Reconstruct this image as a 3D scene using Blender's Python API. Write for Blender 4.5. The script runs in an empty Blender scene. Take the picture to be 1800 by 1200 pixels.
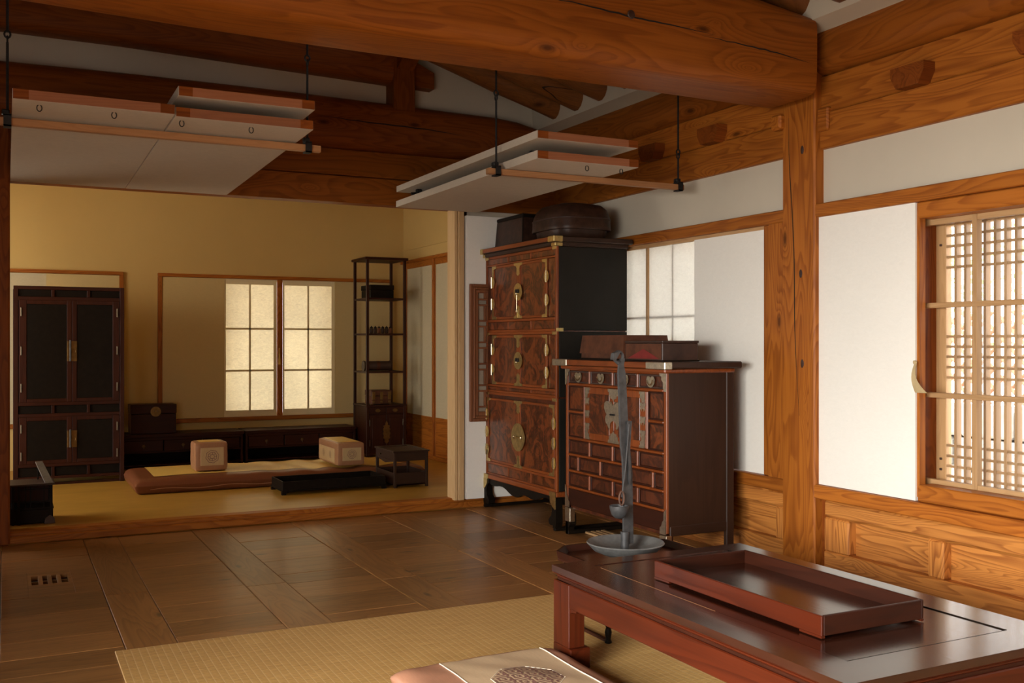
import bpy, math, random
from math import sin, cos, pi, sqrt
from mathutils import Vector, Matrix, noise as mnoise

rnd = random.Random(7)
SC = bpy.context.scene
COL = SC.collection

# ------------------------------------------------------------------ camera
cd = bpy.data.cameras.new('camera')
cam = bpy.data.objects.new('camera', cd)
COL.objects.link(cam)
cd.sensor_width = 36.0
cd.lens = 36.0 * 1757.0 / 1800.0
cd.shift_y = 2.0 / 1800.0
cd.clip_start = 0.05
cam.location = (0, 0, 1.1)
cam.rotation_euler = (pi / 2, 0, -math.atan2(890, 1757))
SC.camera = cam

# ------------------------------------------------------------------ world, exposure, daylight through the openings
SC.view_settings.view_transform = 'Standard'
SC.view_settings.look = 'None'
SC.view_settings.gamma = 1.0
SC.view_settings.use_curve_mapping = False
SC.view_settings.exposure = 0.0
w = bpy.data.worlds.new('sky')
SC.world = w
w.use_nodes = True
bg = w.node_tree.nodes['Background']
bg.inputs[0].default_value = (1.0, 0.985, 0.96, 1)
bg.inputs[1].default_value = 6.0

def area(name, loc, target, sx, sy, power, color, spread=180):
    l = bpy.data.lights.new(name, 'AREA')
    l.shape = 'RECTANGLE'; l.size = sx; l.size_y = sy
    l.energy = power; l.color = color; l.spread = math.radians(spread)
    o = bpy.data.objects.new(name, l); COL.objects.link(o)
    o.location = loc
    d = Vector(target) - Vector(loc)
    o.rotation_euler = d.to_track_quat('-Z', 'Y').to_euler()
    return o
# courtyard daylight through the open hall doors (left side and behind the camera)
area('courtyard_daylight', (-3.8, -0.1, 1.9), (3.0, 2.6, 0.4), 4.2, 2.0, 580, (1.0, 0.96, 0.89), 120)
# daylight falling through the side door of the inner room
area('inner_daylight', (-1.22, 7.2, 1.75), (2.4, 9.0, 1.0), 1.2, .8, 10, (1.0, 0.76, 0.42))

# ------------------------------------------------------------------ node helpers
def new_mat(name):
    m = bpy.data.materials.new(name); m.use_nodes = True
    nt = m.node_tree
    b = nt.nodes['Principled BSDF']
    return m, nt, b
def nd(nt, t, **kw):
    n = nt.nodes.new(t)
    for k, v in kw.items(): setattr(n, k, v)
    return n
def lk(nt, a, b): nt.links.new(a, b)
def math_(nt, op, a, b=None, c=None, clamp=False):
    n = nd(nt, 'ShaderNodeMath', operation=op); n.use_clamp = clamp
    for i, q in enumerate((a, b, c)):
        if q is None: continue
        if isinstance(q, (int, float)): n.inputs[i].default_value = q
        else: lk(nt, q, n.inputs[i])
    return n.outputs[0]
def mixc(nt, f, a, b, mode='MIX'):
    n = nd(nt, 'ShaderNodeMix', data_type='RGBA', blend_type=mode)
    for s, q in ((n.inputs[0], f), (n.inputs[6], a), (n.inputs[7], b)):
        if isinstance(q, (int, float)): s.default_value = q
        elif isinstance(q, tuple): s.default_value = (*q[:3], 1)
        else: lk(nt, q, s)
    return n.outputs[2]
def ramp(nt, f, stops):
    n = nd(nt, 'ShaderNodeValToRGB')
    e = n.color_ramp.elements
    while len(e) < len(stops): e.new(0.5)
    for i, (p, c) in enumerate(stops):
        e[i].position = p
        e[i].color = (*c, 1) if isinstance(c, tuple) else (c, c, c, 1)
    lk(nt, f, n.inputs[0]); return n.outputs[0]
def coords(nt, scale=(1, 1, 1), rand=True):
    tc = nd(nt, 'ShaderNodeTexCoord')
    v = tc.outputs['Object']
    if rand:
        oi = nd(nt, 'ShaderNodeObjectInfo')
        r = math_(nt, 'MULTIPLY', oi.outputs['Random'], 37.0)
        a = nd(nt, 'ShaderNodeVectorMath', operation='ADD')
        lk(nt, v, a.inputs[0]); lk(nt, r, a.inputs[1]); v = a.outputs[0]
    m = nd(nt, 'ShaderNodeVectorMath', operation='MULTIPLY')
    lk(nt, v, m.inputs[0]); m.inputs[1].default_value = scale
    return m.outputs[0]
def scaled(nt, v, s):
    m = nd(nt, 'ShaderNodeVectorMath', operation='MULTIPLY')
    lk(nt, v, m.inputs[0]); m.inputs[1].default_value = s
    return m.outputs[0]
def noisen(nt, v, scale, detail=3, rough=0.55, dist=0.0):
    n = nd(nt, 'ShaderNodeTexNoise'); lk(nt, v, n.inputs['Vector'])
    n.inputs['Scale'].default_value = scale; n.inputs['Detail'].default_value = detail
    n.inputs['Roughness'].default_value = rough; n.inputs['Distortion'].default_value = dist
    return n.outputs[0]
def bump(nt, b, h, strength, dist=0.002):
    n = nd(nt, 'ShaderNodeBump'); n.inputs['Strength'].default_value = strength
    n.inputs['Distance'].default_value = dist
    lk(nt, h, n.inputs['Height']); lk(nt, n.outputs[0], b.inputs['Normal'])

AX = {'X': (1, 0, 0), 'Y': (0, 1, 0), 'Z': (0, 0, 1)}
def axs(axis, along, across):
    return tuple(along if k else across for k in AX[axis])

def wood(name, light, dark, axis='X', rings=20.0, ringamt=0.5, knots=True, rough=0.45, coat=0.0,
         cracks=False, vary=0.25, across=6.5, along=0.7, knotcol=None, spec=0.3, kt=0.66, kn=None):
    m, nt, b = new_mat(name)
    v = coords(nt, (1, 1, 1))
    big = noisen(nt, scaled(nt, v, axs(axis, along, across)), 1.0, 2, 0.45, 0.3)
    if knots:
        vo = nd(nt, 'ShaderNodeTexVoronoi', voronoi_dimensions='2D')
        ks = kn or {'X': (1.5, 0, 4.2), 'Y': (0, 1.5, 4.2), 'Z': (0, 4.2, 1.5)}[axis]
        sx_ = nd(nt, 'ShaderNodeSeparateXYZ'); lk(nt, v, sx_.inputs[0]); cb = nd(nt, 'ShaderNodeCombineXYZ')
        for j, i_ in enumerate([i_ for i_ in range(3) if ks[i_] > .1]): lk(nt, math_(nt, 'MULTIPLY', sx_.outputs[i_], ks[i_]), cb.inputs[j])
        lk(nt, cb.outputs[0], vo.inputs['Vector'])
        vo.inputs['Scale'].default_value = 1.0
        kd = vo.outputs['Distance']
        pull = math_(nt, 'POWER', 2.718, math_(nt, 'MULTIPLY', kd, -9.0))
        big = math_(nt, 'ADD', big, math_(nt, 'MULTIPLY', pull, 0.22))
    ph = math_(nt, 'MULTIPLY', big, rings)
    saw = math_(nt, 'FRACT', ph)
    line = math_(nt, 'POWER', saw, 2.2)
    soft = math_(nt, 'MULTIPLY', line, math_(nt, 'SUBTRACT', 1.0, math_(nt, 'POWER', saw, 14.0)))
    fib = noisen(nt, scaled(nt, v, axs(axis, 3.0, 130.0)), 1.0, 2, 0.6)
    fib2 = noisen(nt, scaled(nt, v, axs(axis, 1.2, 22.0)), 1.0, 2, 0.5)
    f = math_(nt, 'ADD', math_(nt, 'MULTIPLY', soft, ringamt * 1.3),
              math_(nt, 'ADD', math_(nt, 'MULTIPLY', math_(nt, 'SUBTRACT', fib, 0.5), 0.7),
                    math_(nt, 'MULTIPLY', math_(nt, 'SUBTRACT', fib2, 0.45), 0.9)), clamp=True)
    c = mixc(nt, f, light, dark)
    oi = nd(nt, 'ShaderNodeObjectInfo')
    vr = math_(nt, 'ADD', 1.0 - vary / 2, math_(nt, 'MULTIPLY', oi.outputs['Random'], vary))
    hv = nd(nt, 'ShaderNodeHueSaturation'); lk(nt, vr, hv.inputs['Value']); lk(nt, c, hv.inputs['Color'])
    c = hv.outputs[0]
    kc = knotcol or tuple(q * 0.28 for q in dark)
    if knots:
        sep = nd(nt, 'ShaderNodeSeparateColor'); lk(nt, vo.outputs['Color'], sep.inputs[0])
        on = math_(nt, 'GREATER_THAN', sep.outputs[0], kt)
        k = math_(nt, 'SMOOTHSTEP', 0.0, 1.0) if False else None
        mr = nd(nt, 'ShaderNodeMapRange'); lk(nt, kd, mr.inputs[0])
        mr.inputs[1].default_value = 0.02; mr.inputs[2].default_value = 0.075
        mr.inputs[3].default_value = 0.8; mr.inputs[4].default_value = 0.0
        c = mixc(nt, math_(nt, 'MULTIPLY', mr.outputs[0], on), c, kc)
    if cracks:
        n1 = noisen(nt, scaled(nt, v, axs(axis, 0.35, 5.5)), 1.0, 1.2, 0.4)
        cr = math_(nt, 'LESS_THAN', math_(nt, 'ABSOLUTE', math_(nt, 'SUBTRACT', n1, 0.5)), 0.0028)
        gate = math_(nt, 'GREATER_THAN', noisen(nt, scaled(nt, v, axs(axis, 0.9, 2.0)), 1.7, 1), 0.5)
        c = mixc(nt, math_(nt, 'MULTIPLY', cr, gate), c, tuple(q * 0.12 for q in dark))
    lk(nt, c, b.inputs['Base Color'])
    b.inputs['Roughness'].default_value = rough
    b.inputs['Coat Weight'].default_value = coat
    b.inputs['Coat Roughness'].default_value = 0.18
    b.inputs['Specular IOR Level'].default_value = spec
    bump(nt, b, f, 0.12, 0.0015)
    return m

def plain(name, col, rough=0.5, metal=0.0, var=0.12, scale=30, bumpv=0.0, coat=0.0, coat_r=0.15, spec=0.5):
    m, nt, b = new_mat(name)
    v = coords(nt)
    n = noisen(nt, v, scale, 4, 0.6)
    lo = tuple(q * (1 - var) for q in col); hi = tuple(min(1, q * (1 + var)) for q in col)
    c = mixc(nt, ramp(nt, n, [(0.3, 0.0), (0.7, 1.0)]), lo, hi)
    lk(nt, c, b.inputs['Base Color'])
    b.inputs['Roughness'].default_value = rough; b.inputs['Metallic'].default_value = metal
    b.inputs['Coat Weight'].default_value = coat; b.inputs['Coat Roughness'].default_value = coat_r
    b.inputs['Specular IOR Level'].default_value = spec
    if bumpv: bump(nt, b, n, bumpv)
    return m

def burl(name, light, dark, rough=0.3, coat=0.3):
    m, nt, b = new_mat(name)
    v = coords(nt)
    n = noisen(nt, v, 7.0, 5, 0.6, 2.2)
    n2 = noisen(nt, scaled(nt, v, (4, 4, 1)), 9.0, 4, 0.6, 1.0)
    f = math_(nt, 'ADD', math_(nt, 'MULTIPLY', math_(nt, 'SINE', math_(nt, 'MULTIPLY', n, 26.0)), 0.10), math_(nt, 'ADD', math_(nt, 'MULTIPLY', n2, 0.45), math_(nt, 'MULTIPLY', n, 0.5)))
    c = ramp(nt, f, [(0.30, light), (0.50, tuple(a * .5 + q * .5 for a, q in zip(light, dark))), (0.66, dark)])
    lk(nt, c, b.inputs['Base Color'])
    b.inputs['Roughness'].default_value = rough
    b.inputs['Coat Weight'].default_value = coat; b.inputs['Coat Roughness'].default_value = 0.2
    return m

def paper(name, col, translucent=0.0, fiber=0.1):
    m, nt, b = new_mat(name)
    v = coords(nt)
    n = noisen(nt, scaled(nt, v, (1, 1, 2.2)), 30, 5, 0.7, 1.2)
    n2 = noisen(nt, v, 2.0, 3, 0.5)
    f = math_(nt, 'ADD', math_(nt, 'MULTIPLY', n, 0.7), math_(nt, 'MULTIPLY', n2, 0.3))
    c = mixc(nt, ramp(nt, f, [(0.35, 0.0), (0.65, 1.0)]), tuple(q * (1 - fiber) for q in col), col)
    if translucent <= 0:
        lk(nt, c, b.inputs['Base Color']); b.inputs['Roughness'].default_value = 0.85
        b.inputs['Specular IOR Level'].default_value = 0.2
        return m
    nt.nodes.remove(b)
    out = nt.nodes['Material Output']
    d = nd(nt, 'ShaderNodeBsdfDiffuse'); t = nd(nt, 'ShaderNodeBsdfTranslucent'); mx = nd(nt, 'ShaderNodeMixShader')
    lk(nt, c, d.inputs[0]); lk(nt, c, t.inputs[0]); mx.inputs[0].default_value = translucent
    lk(nt, d.outputs[0], mx.inputs[1]); lk(nt, t.outputs[0], mx.inputs[2]); lk(nt, mx.outputs[0], out.inputs[0])
    return m

MT = {}
PL, PD = (0.40, 0.128, 0.017), (0.165, 0.036, 0.005)       # old pine, light and dark grain
for a in 'XYZ':
    MT['pine' + a] = wood('aged pine along ' + a, PL, PD, a, ringamt=0.6, spec=0.2)
    MT['wain' + a] = wood('wainscot pine along ' + a, (0.56, 0.225, 0.050), (0.22, 0.060, 0.011), a, ringamt=0.75, rings=22, across=8, kt=0.6)
    MT['slat' + a] = wood('lattice slat wood along ' + a, (0.36, 0.225, 0.115), (0.26, 0.145, 0.06), a, ringamt=0.3, knots=False)
    MT['main' + a] = wood('main beam pine along ' + a, (0.29, 0.086, 0.011), (0.125, 0.028, 0.004), a, ringamt=0.5, across=4.5, spec=0.15, kt=0.5)
    MT['brown' + a] = wood('mid brown wood along ' + a, (0.24, 0.088, 0.036), (0.12, 0.038, 0.015), a, ringamt=0.4, knots=False)
    MT['rail' + a] = wood('planed bar wood along ' + a, (0.34, 0.165, 0.070), (0.22, 0.090, 0.034), a, ringamt=0.35, knots=False)
    MT['cedar' + a] = wood('reddish rail wood along ' + a, (0.29, 0.110, 0.050), (0.20, 0.065, 0.027), a, ringamt=0.35, knots=False)
    MT['jamb' + a] = wood('light jamb wood along ' + a, (0.66, 0.44, 0.22), (0.50, 0.29, 0.12), a, ringamt=0.35, knots=False)
    MT['pale' + a] = wood('pale pine along ' + a, (0.48, 0.29, 0.135), (0.32, 0.165, 0.065), a, ringamt=0.35, knots=False)
    MT['beam' + a] = wood('dark pine along ' + a, (0.22, 0.057, 0.009), (0.09, 0.019, 0.004), a, ringamt=0.5, spec=0.15)
    MT['red' + a] = wood('red lacquered wood along ' + a, (0.072, 0.0115, 0.003), (0.026, 0.004, 0.0014), a, rings=10, ringamt=0.55, knots=False, rough=0.35, coat=0.08, vary=0.1, spec=0.2)
    MT['dk' + a] = wood('dark brown wood along ' + a, (0.038, 0.009, 0.0035), (0.013, 0.0035, 0.0017), a, rings=10, ringamt=0.4, knots=False, rough=0.45, coat=0.0, vary=0.15, spec=0.2)
    MT['chest' + a] = wood('reddish chest wood along ' + a, (0.25, 0.060, 0.012), (0.10, 0.020, 0.005), a, rings=12, ringamt=0.5, knots=False, rough=0.36, coat=0.12, vary=0.12)
    MT['floor' + a] = wood('floor pine along ' + a, (0.30, 0.140, 0.046), (0.125, 0.050, 0.016), a, kt=0.55, kn={'X': (1.5, 4.2, .01), 'Y': (4.2, 1.5, .01), 'Z': (4.2, .01, 1.5)}[a], rings=15, ringamt=0.5, rough=0.36, coat=0.12, vary=0.5, knotcol=(0.035, 0.022, 0.016))
    MT['side' + a] = wood('brown chest side wood along ' + a, (0.036, 0.016, 0.009), (0.018, 0.008, 0.005), a, rings=8, ringamt=0.4, knots=False, rough=0.45, vary=0.1)
    MT['raft' + a] = wood('rafter log wood along ' + a, (0.20, 0.070, 0.017), (0.085, 0.024, 0.006), a, cracks=True, ringamt=0.4, vary=0.5)
MT['tabletop'] = wood('table top lacquered wood', (0.038, 0.010, 0.005), (0.016, 0.004, 0.002), 'Y', rings=9, ringamt=0.5, knots=False, rough=0.18, coat=0.7, vary=0.1)
MT['burl'] = burl('burl veneer', (0.20, 0.048, 0.011), (0.022, 0.006, 0.003))
MT['burldark'] = burl('dark burl veneer', (0.12, 0.030, 0.011), (0.025, 0.007, 0.004))
MT['black'] = plain('black lacquer', (0.008, 0.005, 0.0028), 0.55, var=0.3, spec=0.12)
MT['blackside'] = plain('black lacquered chest side', (0.013, 0.011, 0.008), 0.6, var=0.2, scale=6, spec=0.2)
MT['leather'] = plain('brown leather', (0.10, 0.034, 0.016), 0.5, var=0.4, scale=14, bumpv=0.2, spec=0.25)
MT['darkleather'] = plain('dark leather', (0.045, 0.020, 0.013), 0.5, var=0.4, scale=14, bumpv=0.2)
MT['basket'] = plain('dark lacquered basketry', (0.038, 0.017, 0.010), 0.42, var=0.5, scale=25, bumpv=0.3, spec=0.25)
MT['redcloth'] = plain('red inlay', (0.20, 0.012, 0.010), 0.6)
MT['brass'] = plain('aged brass', (0.60, 0.47, 0.20), 0.34, 1.0, var=0.25, scale=40)
MT['pin'] = plain('polished brass pin', (0.60, 0.52, 0.36), 0.25, 1.0, var=0.1)
MT['dimpin'] = plain('shaded hinge pin', (0.12, 0.095, 0.06), 0.4, 0.9, var=0.1)  # pin copy, the inner room's dimness put into its colour
MT['dimbrass'] = plain('shaded brass', (0.20, 0.125, 0.045), 0.45, 1.0, var=0.25)  # brass copy for the inner room, its shade put into the colour
MT['nickel'] = plain('white bronze', (0.54, 0.49, 0.38), 0.34, 1.0, var=0.22, scale=60)
MT['iron'] = plain('wrought iron', (0.020, 0.018, 0.018), 0.55, 0.6, var=0.3, scale=60, bumpv=0.3)
MT['steel'] = plain('grey iron', (0.060, 0.060, 0.062), 0.5, 0.35, var=0.35, scale=35, bumpv=0.3)
MT['pewter'] = plain('cast pewter grey', (0.15, 0.15, 0.145), 0.45, 0.3, var=0.25, scale=35, bumpv=0.3)
MT['rust'] = plain('rusty iron', (0.12, 0.060, 0.04), 0.7, 0.3, var=0.35, scale=60, bumpv=0.3)
MT['plaster'] = plain('white lime plaster', (0.56, 0.50, 0.40), 0.9, var=0.035, scale=2.5, spec=0.1)
MT['cream'] = plain('cream wall paper', (0.61, 0.42, 0.155), 0.9, var=0.03, scale=2.0, spec=0.1)
MT['screen'] = paper('white screen paper', (0.88, 0.855, 0.79), 0, 0.05)
MT['creamscreen'] = paper('cream screen paper', (0.64, 0.48, 0.22), 0, 0.06)
MT['greyscreen'] = paper('pale screen paper', (0.60, 0.51, 0.33), 0, 0.12)
MT['shoji'] = paper('backlit window paper', (0.88, 0.82, 0.66), 0.60, 0.25)
MT['shojiwhite'] = paper('backlit white window paper', (0.85, 0.84, 0.80), 0.45, 0.12)
MT['muntin'] = paper('papered muntin', (0.84, 0.72, 0.44), 0, 0.06)
MT['doorpaper'] = paper('door paper', (0.55, 0.47, 0.375), 0, 0.10)
MT['backing'] = plain('grey backing paper', (0.30, 0.24, 0.18), 0.9)
MT['void'] = plain('dark cavity', (0.01, 0.008, 0.006), 0.9)
MT['sand'] = plain('white courtyard sand', (0.80, 0.77, 0.70), 0.95, var=0.08, scale=12)
MT['leaf'] = plain('green leaves', (0.36, 0.50, 0.20), 0.7, var=0.5, scale=30)
MT['stone'] = plain('grey stone', (0.42, 0.40, 0.37), 0.9, var=0.25, scale=8)
MT['trellis'] = plain('terracotta trellis', (0.48, 0.27, 0.17), 0.8)
MT['vinyl'] = plain('strap leather', (0.50, 0.38, 0.20), 0.6)

def ondol():
    m, nt, b = new_mat('oiled yellow floor paper')
    v = coords(nt, rand=False)
    n = noisen(nt, scaled(nt, v, (1, 2.5, 1)), 3, 4, 0.6)
    c = ramp(nt, n, [(0.3, (0.40, 0.205, 0.026)), (0.7, (0.52, 0.29, 0.045))])
    lk(nt, c, b.inputs['Base Color']); b.inputs['Roughness'].default_value = 0.38
    b.inputs['Coat Weight'].default_value = 0.15; b.inputs['Coat Roughness'].default_value = 0.3
    return m
MT['ondol'] = ondol()

def mat_weave():
    m, nt, b = new_mat('woven reed')
    v = coords(nt, rand=False)
    sp = nd(nt, 'ShaderNodeSeparateXYZ'); lk(nt, v, sp.inputs[0])
    wob = math_(nt, 'MULTIPLY', noisen(nt, v, 1.5, 1), 0.006)
    xx = math_(nt, 'MULTIPLY', math_(nt, 'ADD', sp.outputs[0], wob), 1 / 0.026)
    fx = math_(nt, 'FRACT', xx)
    yy = math_(nt, 'MULTIPLY', math_(nt, 'ADD', sp.outputs[1], wob), 1 / 0.0125)
    fy = math_(nt, 'FRACT', math_(nt, 'ADD', yy, math_(nt, 'MULTIPLY', math_(nt, 'FLOOR', xx), 0.0)))
    ridge = math_(nt, 'SINE', math_(nt, 'MULTIPLY', fy, pi))
    col = math_(nt, 'SINE', math_(nt, 'MULTIPLY', fx, pi))
    thr = math_(nt, 'LESS_THAN', fx, 0.13)
    gap = math_(nt, 'LESS_THAN', ridge, 0.35)
    n = noisen(nt, scaled(nt, v, (9, 120, 1)), 1.0, 2)
    base = ramp(nt, n, [(0.3, (0.54, 0.30, 0.090)), (0.7, (0.72, 0.44, 0.15))])
    base = mixc(nt, math_(nt, 'MULTIPLY', gap, 0.55), base, (0.20, 0.105, 0.035))
    base = mixc(nt, math_(nt, 'MULTIPLY', thr, 0.5), base, (0.72, 0.52, 0.27))
    lk(nt, base, b.inputs['Base Color']); b.inputs['Roughness'].default_value = 0.55
    h = math_(nt, 'ADD', ridge, math_(nt, 'MULTIPLY', math_(nt, 'POWER', col, 0.3), 0.35))
    bump(nt, b, h, 0.6, 0.002)
    return m
MT['reed'] = mat_weave()

def silk(name, col, rough=0.35, var=0.15):
    m, nt, b = new_mat(name)
    v = coords(nt)
    n = noisen(nt, scaled(nt, v, (60, 8, 8)), 4, 3)
    c = mixc(nt, n, tuple(q * (1 - var) for q in col), tuple(min(1, q * (1 + var)) for q in col))
    lk(nt, c, b.inputs['Base Color']); b.inputs['Roughness'].default_value = rough
    b.inputs['Specular IOR Level'].default_value = 0.22
    return m
MT['silkbrown'] = silk('russet silk', (0.18, 0.060, 0.024))
MT['silkgold'] = silk('gold silk', (0.80, 0.53, 0.13))
MT['silkpink'] = silk('dusty pink silk', (0.36, 0.175, 0.085))
MT['silkbeige'] = silk('beige silk', (0.56, 0.40, 0.245))
MT['silksalmon'] = silk('salmon brown silk', (0.42, 0.205, 0.125))
MT['silkcream'] = silk('cream silk', (0.55, 0.38, 0.19))
MT['thread'] = plain('mauve embroidery thread', (0.20, 0.10, 0.075), 0.6)
MT['cord'] = plain('white piping cord', (0.80, 0.70, 0.55), 0.6)

def glass():
    m, nt, b = new_mat('window glass'); nt.nodes.remove(b)
    out = nt.nodes['Material Output']
    t = nd(nt, 'ShaderNodeBsdfTransparent'); g = nd(nt, 'ShaderNodeBsdfGlossy'); mx = nd(nt, 'ShaderNodeMixShader')
    g.inputs['Roughness'].default_value = 0.02
    fr = nd(nt, 'ShaderNodeFresnel'); fr.inputs[0].default_value = 1.45
    lk(nt, fr.outputs[0], mx.inputs[0]); lk(nt, t.outputs[0], mx.inputs[1]); lk(nt, g.outputs[0], mx.inputs[2])
    lk(nt, mx.outputs[0], out.inputs[0]); return m
MT['glass'] = glass()

# ------------------------------------------------------------------ mesh builder
class MB:
    def __init__(s): s.v = []; s.f = []; s.m = None
    def add(s, vs, fs):
        n = len(s.v)
        if s.m is not None: vs = [tuple(s.m @ Vector(q)) for q in vs]
        s.v += [tuple(q) for q in vs]; s.f += [tuple(i + n for i in f) for f in fs]
        return s
    def box(s, x0, x1, y0, y1, z0, z1, c=0.0):
        x0, x1 = min(x0, x1), max(x0, x1); y0, y1 = min(y0, y1), max(y0, y1); z0, z1 = min(z0, z1), max(z0, z1)
        c = min(c, (x1 - x0) * .45, (y1 - y0) * .45, (z1 - z0) * .45)
        if c <= 0:
            vs = [(x, y, z) for z in (z0, z1) for y in (y0, y1) for x in (x0, x1)]
            return s.add(vs, [(0, 2, 3, 1), (4, 5, 7, 6), (0, 1, 5, 4), (2, 6, 7, 3), (0, 4, 6, 2), (1, 3, 7, 5)])
        vs = []; idx = {}
        for i, (X, sx) in enumerate(((x0, 1), (x1, -1))):
            for j, (Y, sy) in enumerate(((y0, 1), (y1, -1))):
                for k, (Z, sz) in enumerate(((z0, 1), (z1, -1))):
                    for a in range(3):
                        idx[i, j, k, a] = len(vs)
                        vs.append((X + (sx * c if a != 0 else 0), Y + (sy * c if a != 1 else 0), Z + (sz * c if a != 2 else 0)))
        fs = []
        def q(l, flip): fs.append(tuple(l[::-1] if flip else l))
        for i in (0, 1):
            q([idx[i, 0, 0, 0], idx[i, 0, 1, 0], idx[i, 1, 1, 0], idx[i, 1, 0, 0]], i == 1)
            q([idx[0, i, 0, 1], idx[1, i, 0, 1], idx[1, i, 1, 1], idx[0, i, 1, 1]], i == 1)
            q([idx[0, 0, i, 2], idx[0, 1, i, 2], idx[1, 1, i, 2], idx[1, 0, i, 2]], i == 1)
        for i in (0, 1):
            for j in (0, 1):
                q([idx[i, j, 0, 0], idx[i, j, 0, 1], idx[i, j, 1, 1], idx[i, j, 1, 0]], (i + j) % 2 == 1)
                q([idx[i, 0, j, 0], idx[i, 1, j, 0], idx[i, 1, j, 2], idx[i, 0, j, 2]], (i + j) % 2 == 1)
                q([idx[0, i, j, 1], idx[0, i, j, 2], idx[1, i, j, 2], idx[1, i, j, 1]], (i + j) % 2 == 1)
                for k in (0, 1):
                    q([idx[i, j, k, 0], idx[i, j, k, 1], idx[i, j, k, 2]], (i + j + k) % 2 == 0)
        return s.add(vs, fs)
    def prism(s, poly, axis, a0, a1):
        n = len(poly)
        def p(q, a): return {'x': (a, q[0], q[1]), 'y': (q[0], a, q[1]), 'z': (q[0], q[1], a)}[axis]
        vs = [p(q, a0) for q in poly] + [p(q, a1) for q in poly]
        fs = [tuple(range(n))[::-1], tuple(range(n, 2 * n))] + [(i, (i + 1) % n, n + (i + 1) % n, n + i) for i in range(n)]
        return s.add(vs, fs)
    def tube(s, path, r, n=10, cap=True):
        path = [Vector(q) for q in path]
        rs = r if isinstance(r, (list, tuple)) else [r] * len(path)
        vs = []; up = None
        for i, p in enumerate(path):
            d = (path[min(i + 1, len(path) - 1)] - path[max(i - 1, 0)]).normalized()
            if up is None:
                up = Vector((0, 0, 1)) if abs(d.z) < .9 else Vector((1, 0, 0))
            a = d.cross(up).normalized(); b_ = a.cross(d).normalized(); up = b_
            for k in range(n):
                t = 2 * pi * k / n
                vs.append(p + (a * cos(t) + b_ * sin(t)) * rs[i])
        fs = [(i * n + k, i * n + (k + 1) % n, (i + 1) * n + (k + 1) % n, (i + 1) * n + k) for i in range(len(path) - 1) for k in range(n)]
        if cap:
            fs.append(tuple(range(n))[::-1]); fs.append(tuple(range((len(path) - 1) * n, len(path) * n)))
        return s.add(vs, fs)
    def lathe(s, cx, cy, prof, n=24, axis='z'):
        vs = []
        for r, h in prof:
            for k in range(n):
                t = 2 * pi * k / n
                q = (r * cos(t), r * sin(t))
                vs.append((cx + q[0], cy + q[1], h) if axis == 'z' else (h, cx + q[0], cy + q[1]))
        m = len(prof)
        fs = [(i * n + k, i * n + (k + 1) % n, (i + 1) * n + (k + 1) % n, (i + 1) * n + k) for i in range(m - 1) for k in range(n)]
        fs.append(tuple(range(n))[::-1]); fs.append(tuple(range((m - 1) * n, m * n)))
        return s.add(vs, fs)
    def grid(s, nx, ny, fn):
        vs = [fn(i / nx, j / ny) for j in range(ny + 1) for i in range(nx + 1)]
        w_ = nx + 1
        return s.add(vs, [(j * w_ + i, j * w_ + i + 1, (j + 1) * w_ + i + 1, (j + 1) * w_ + i) for j in range(ny) for i in range(nx)])

def make(name, mb, mat, parent=None, smooth=False, kind=None, label=None, cat=None, group=None, fixn=True):
    o_ = Vector((0, 0, 0)); p = parent
    while p is not None:
        o_ += p.location; p = p.parent
    me = bpy.data.meshes.new(name)
    me.from_pydata([tuple(Vector(v) - o_) for v in mb.v], [], mb.f)
    if fixn:
        import bmesh
        bm = bmesh.new(); bm.from_mesh(me); bmesh.ops.recalc_face_normals(bm, faces=bm.faces); bm.to_mesh(me); bm.free()
    me.materials.append(MT[mat] if isinstance(mat, str) else mat)
    if smooth:
        me.shade_smooth(); me.set_sharp_from_angle(angle=math.radians(38))
    o = bpy.data.objects.new(name, me); COL.objects.link(o)
    if parent is not None: o.parent = parent
    tag(o, label, cat, group, kind)
    return o
def tag(o, label=None, cat=None, group=None, kind=None):
    if label: o['label'] = label
    if cat: o['category'] = cat
    if group: o['group'] = group
    if kind: o['kind'] = kind
def thing(name, label, cat, loc, group=None):
    o = bpy.data.objects.new(name, None); COL.objects.link(o)
    o.empty_display_size = 0.1; o.location = loc
    tag(o, label, cat, group); return o
def struct(name, loc=(0, 0, 0), label=None):
    o = bpy.data.objects.new(name, None); COL.objects.link(o); o.location = loc
    tag(o, label, None, None, 'structure'); return o
def bx(*a): return MB().box(*a)
def relocate(o, origin):
    """put a one-mesh object's origin at its base"""
    origin = Vector(origin)
    o.data.transform(Matrix.Translation(-origin)); o.location = origin
    return o

W = 3.45       # face of the right wall
FB = 0.05      # floor of the inner room
XL = -1.28     # left wall
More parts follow.
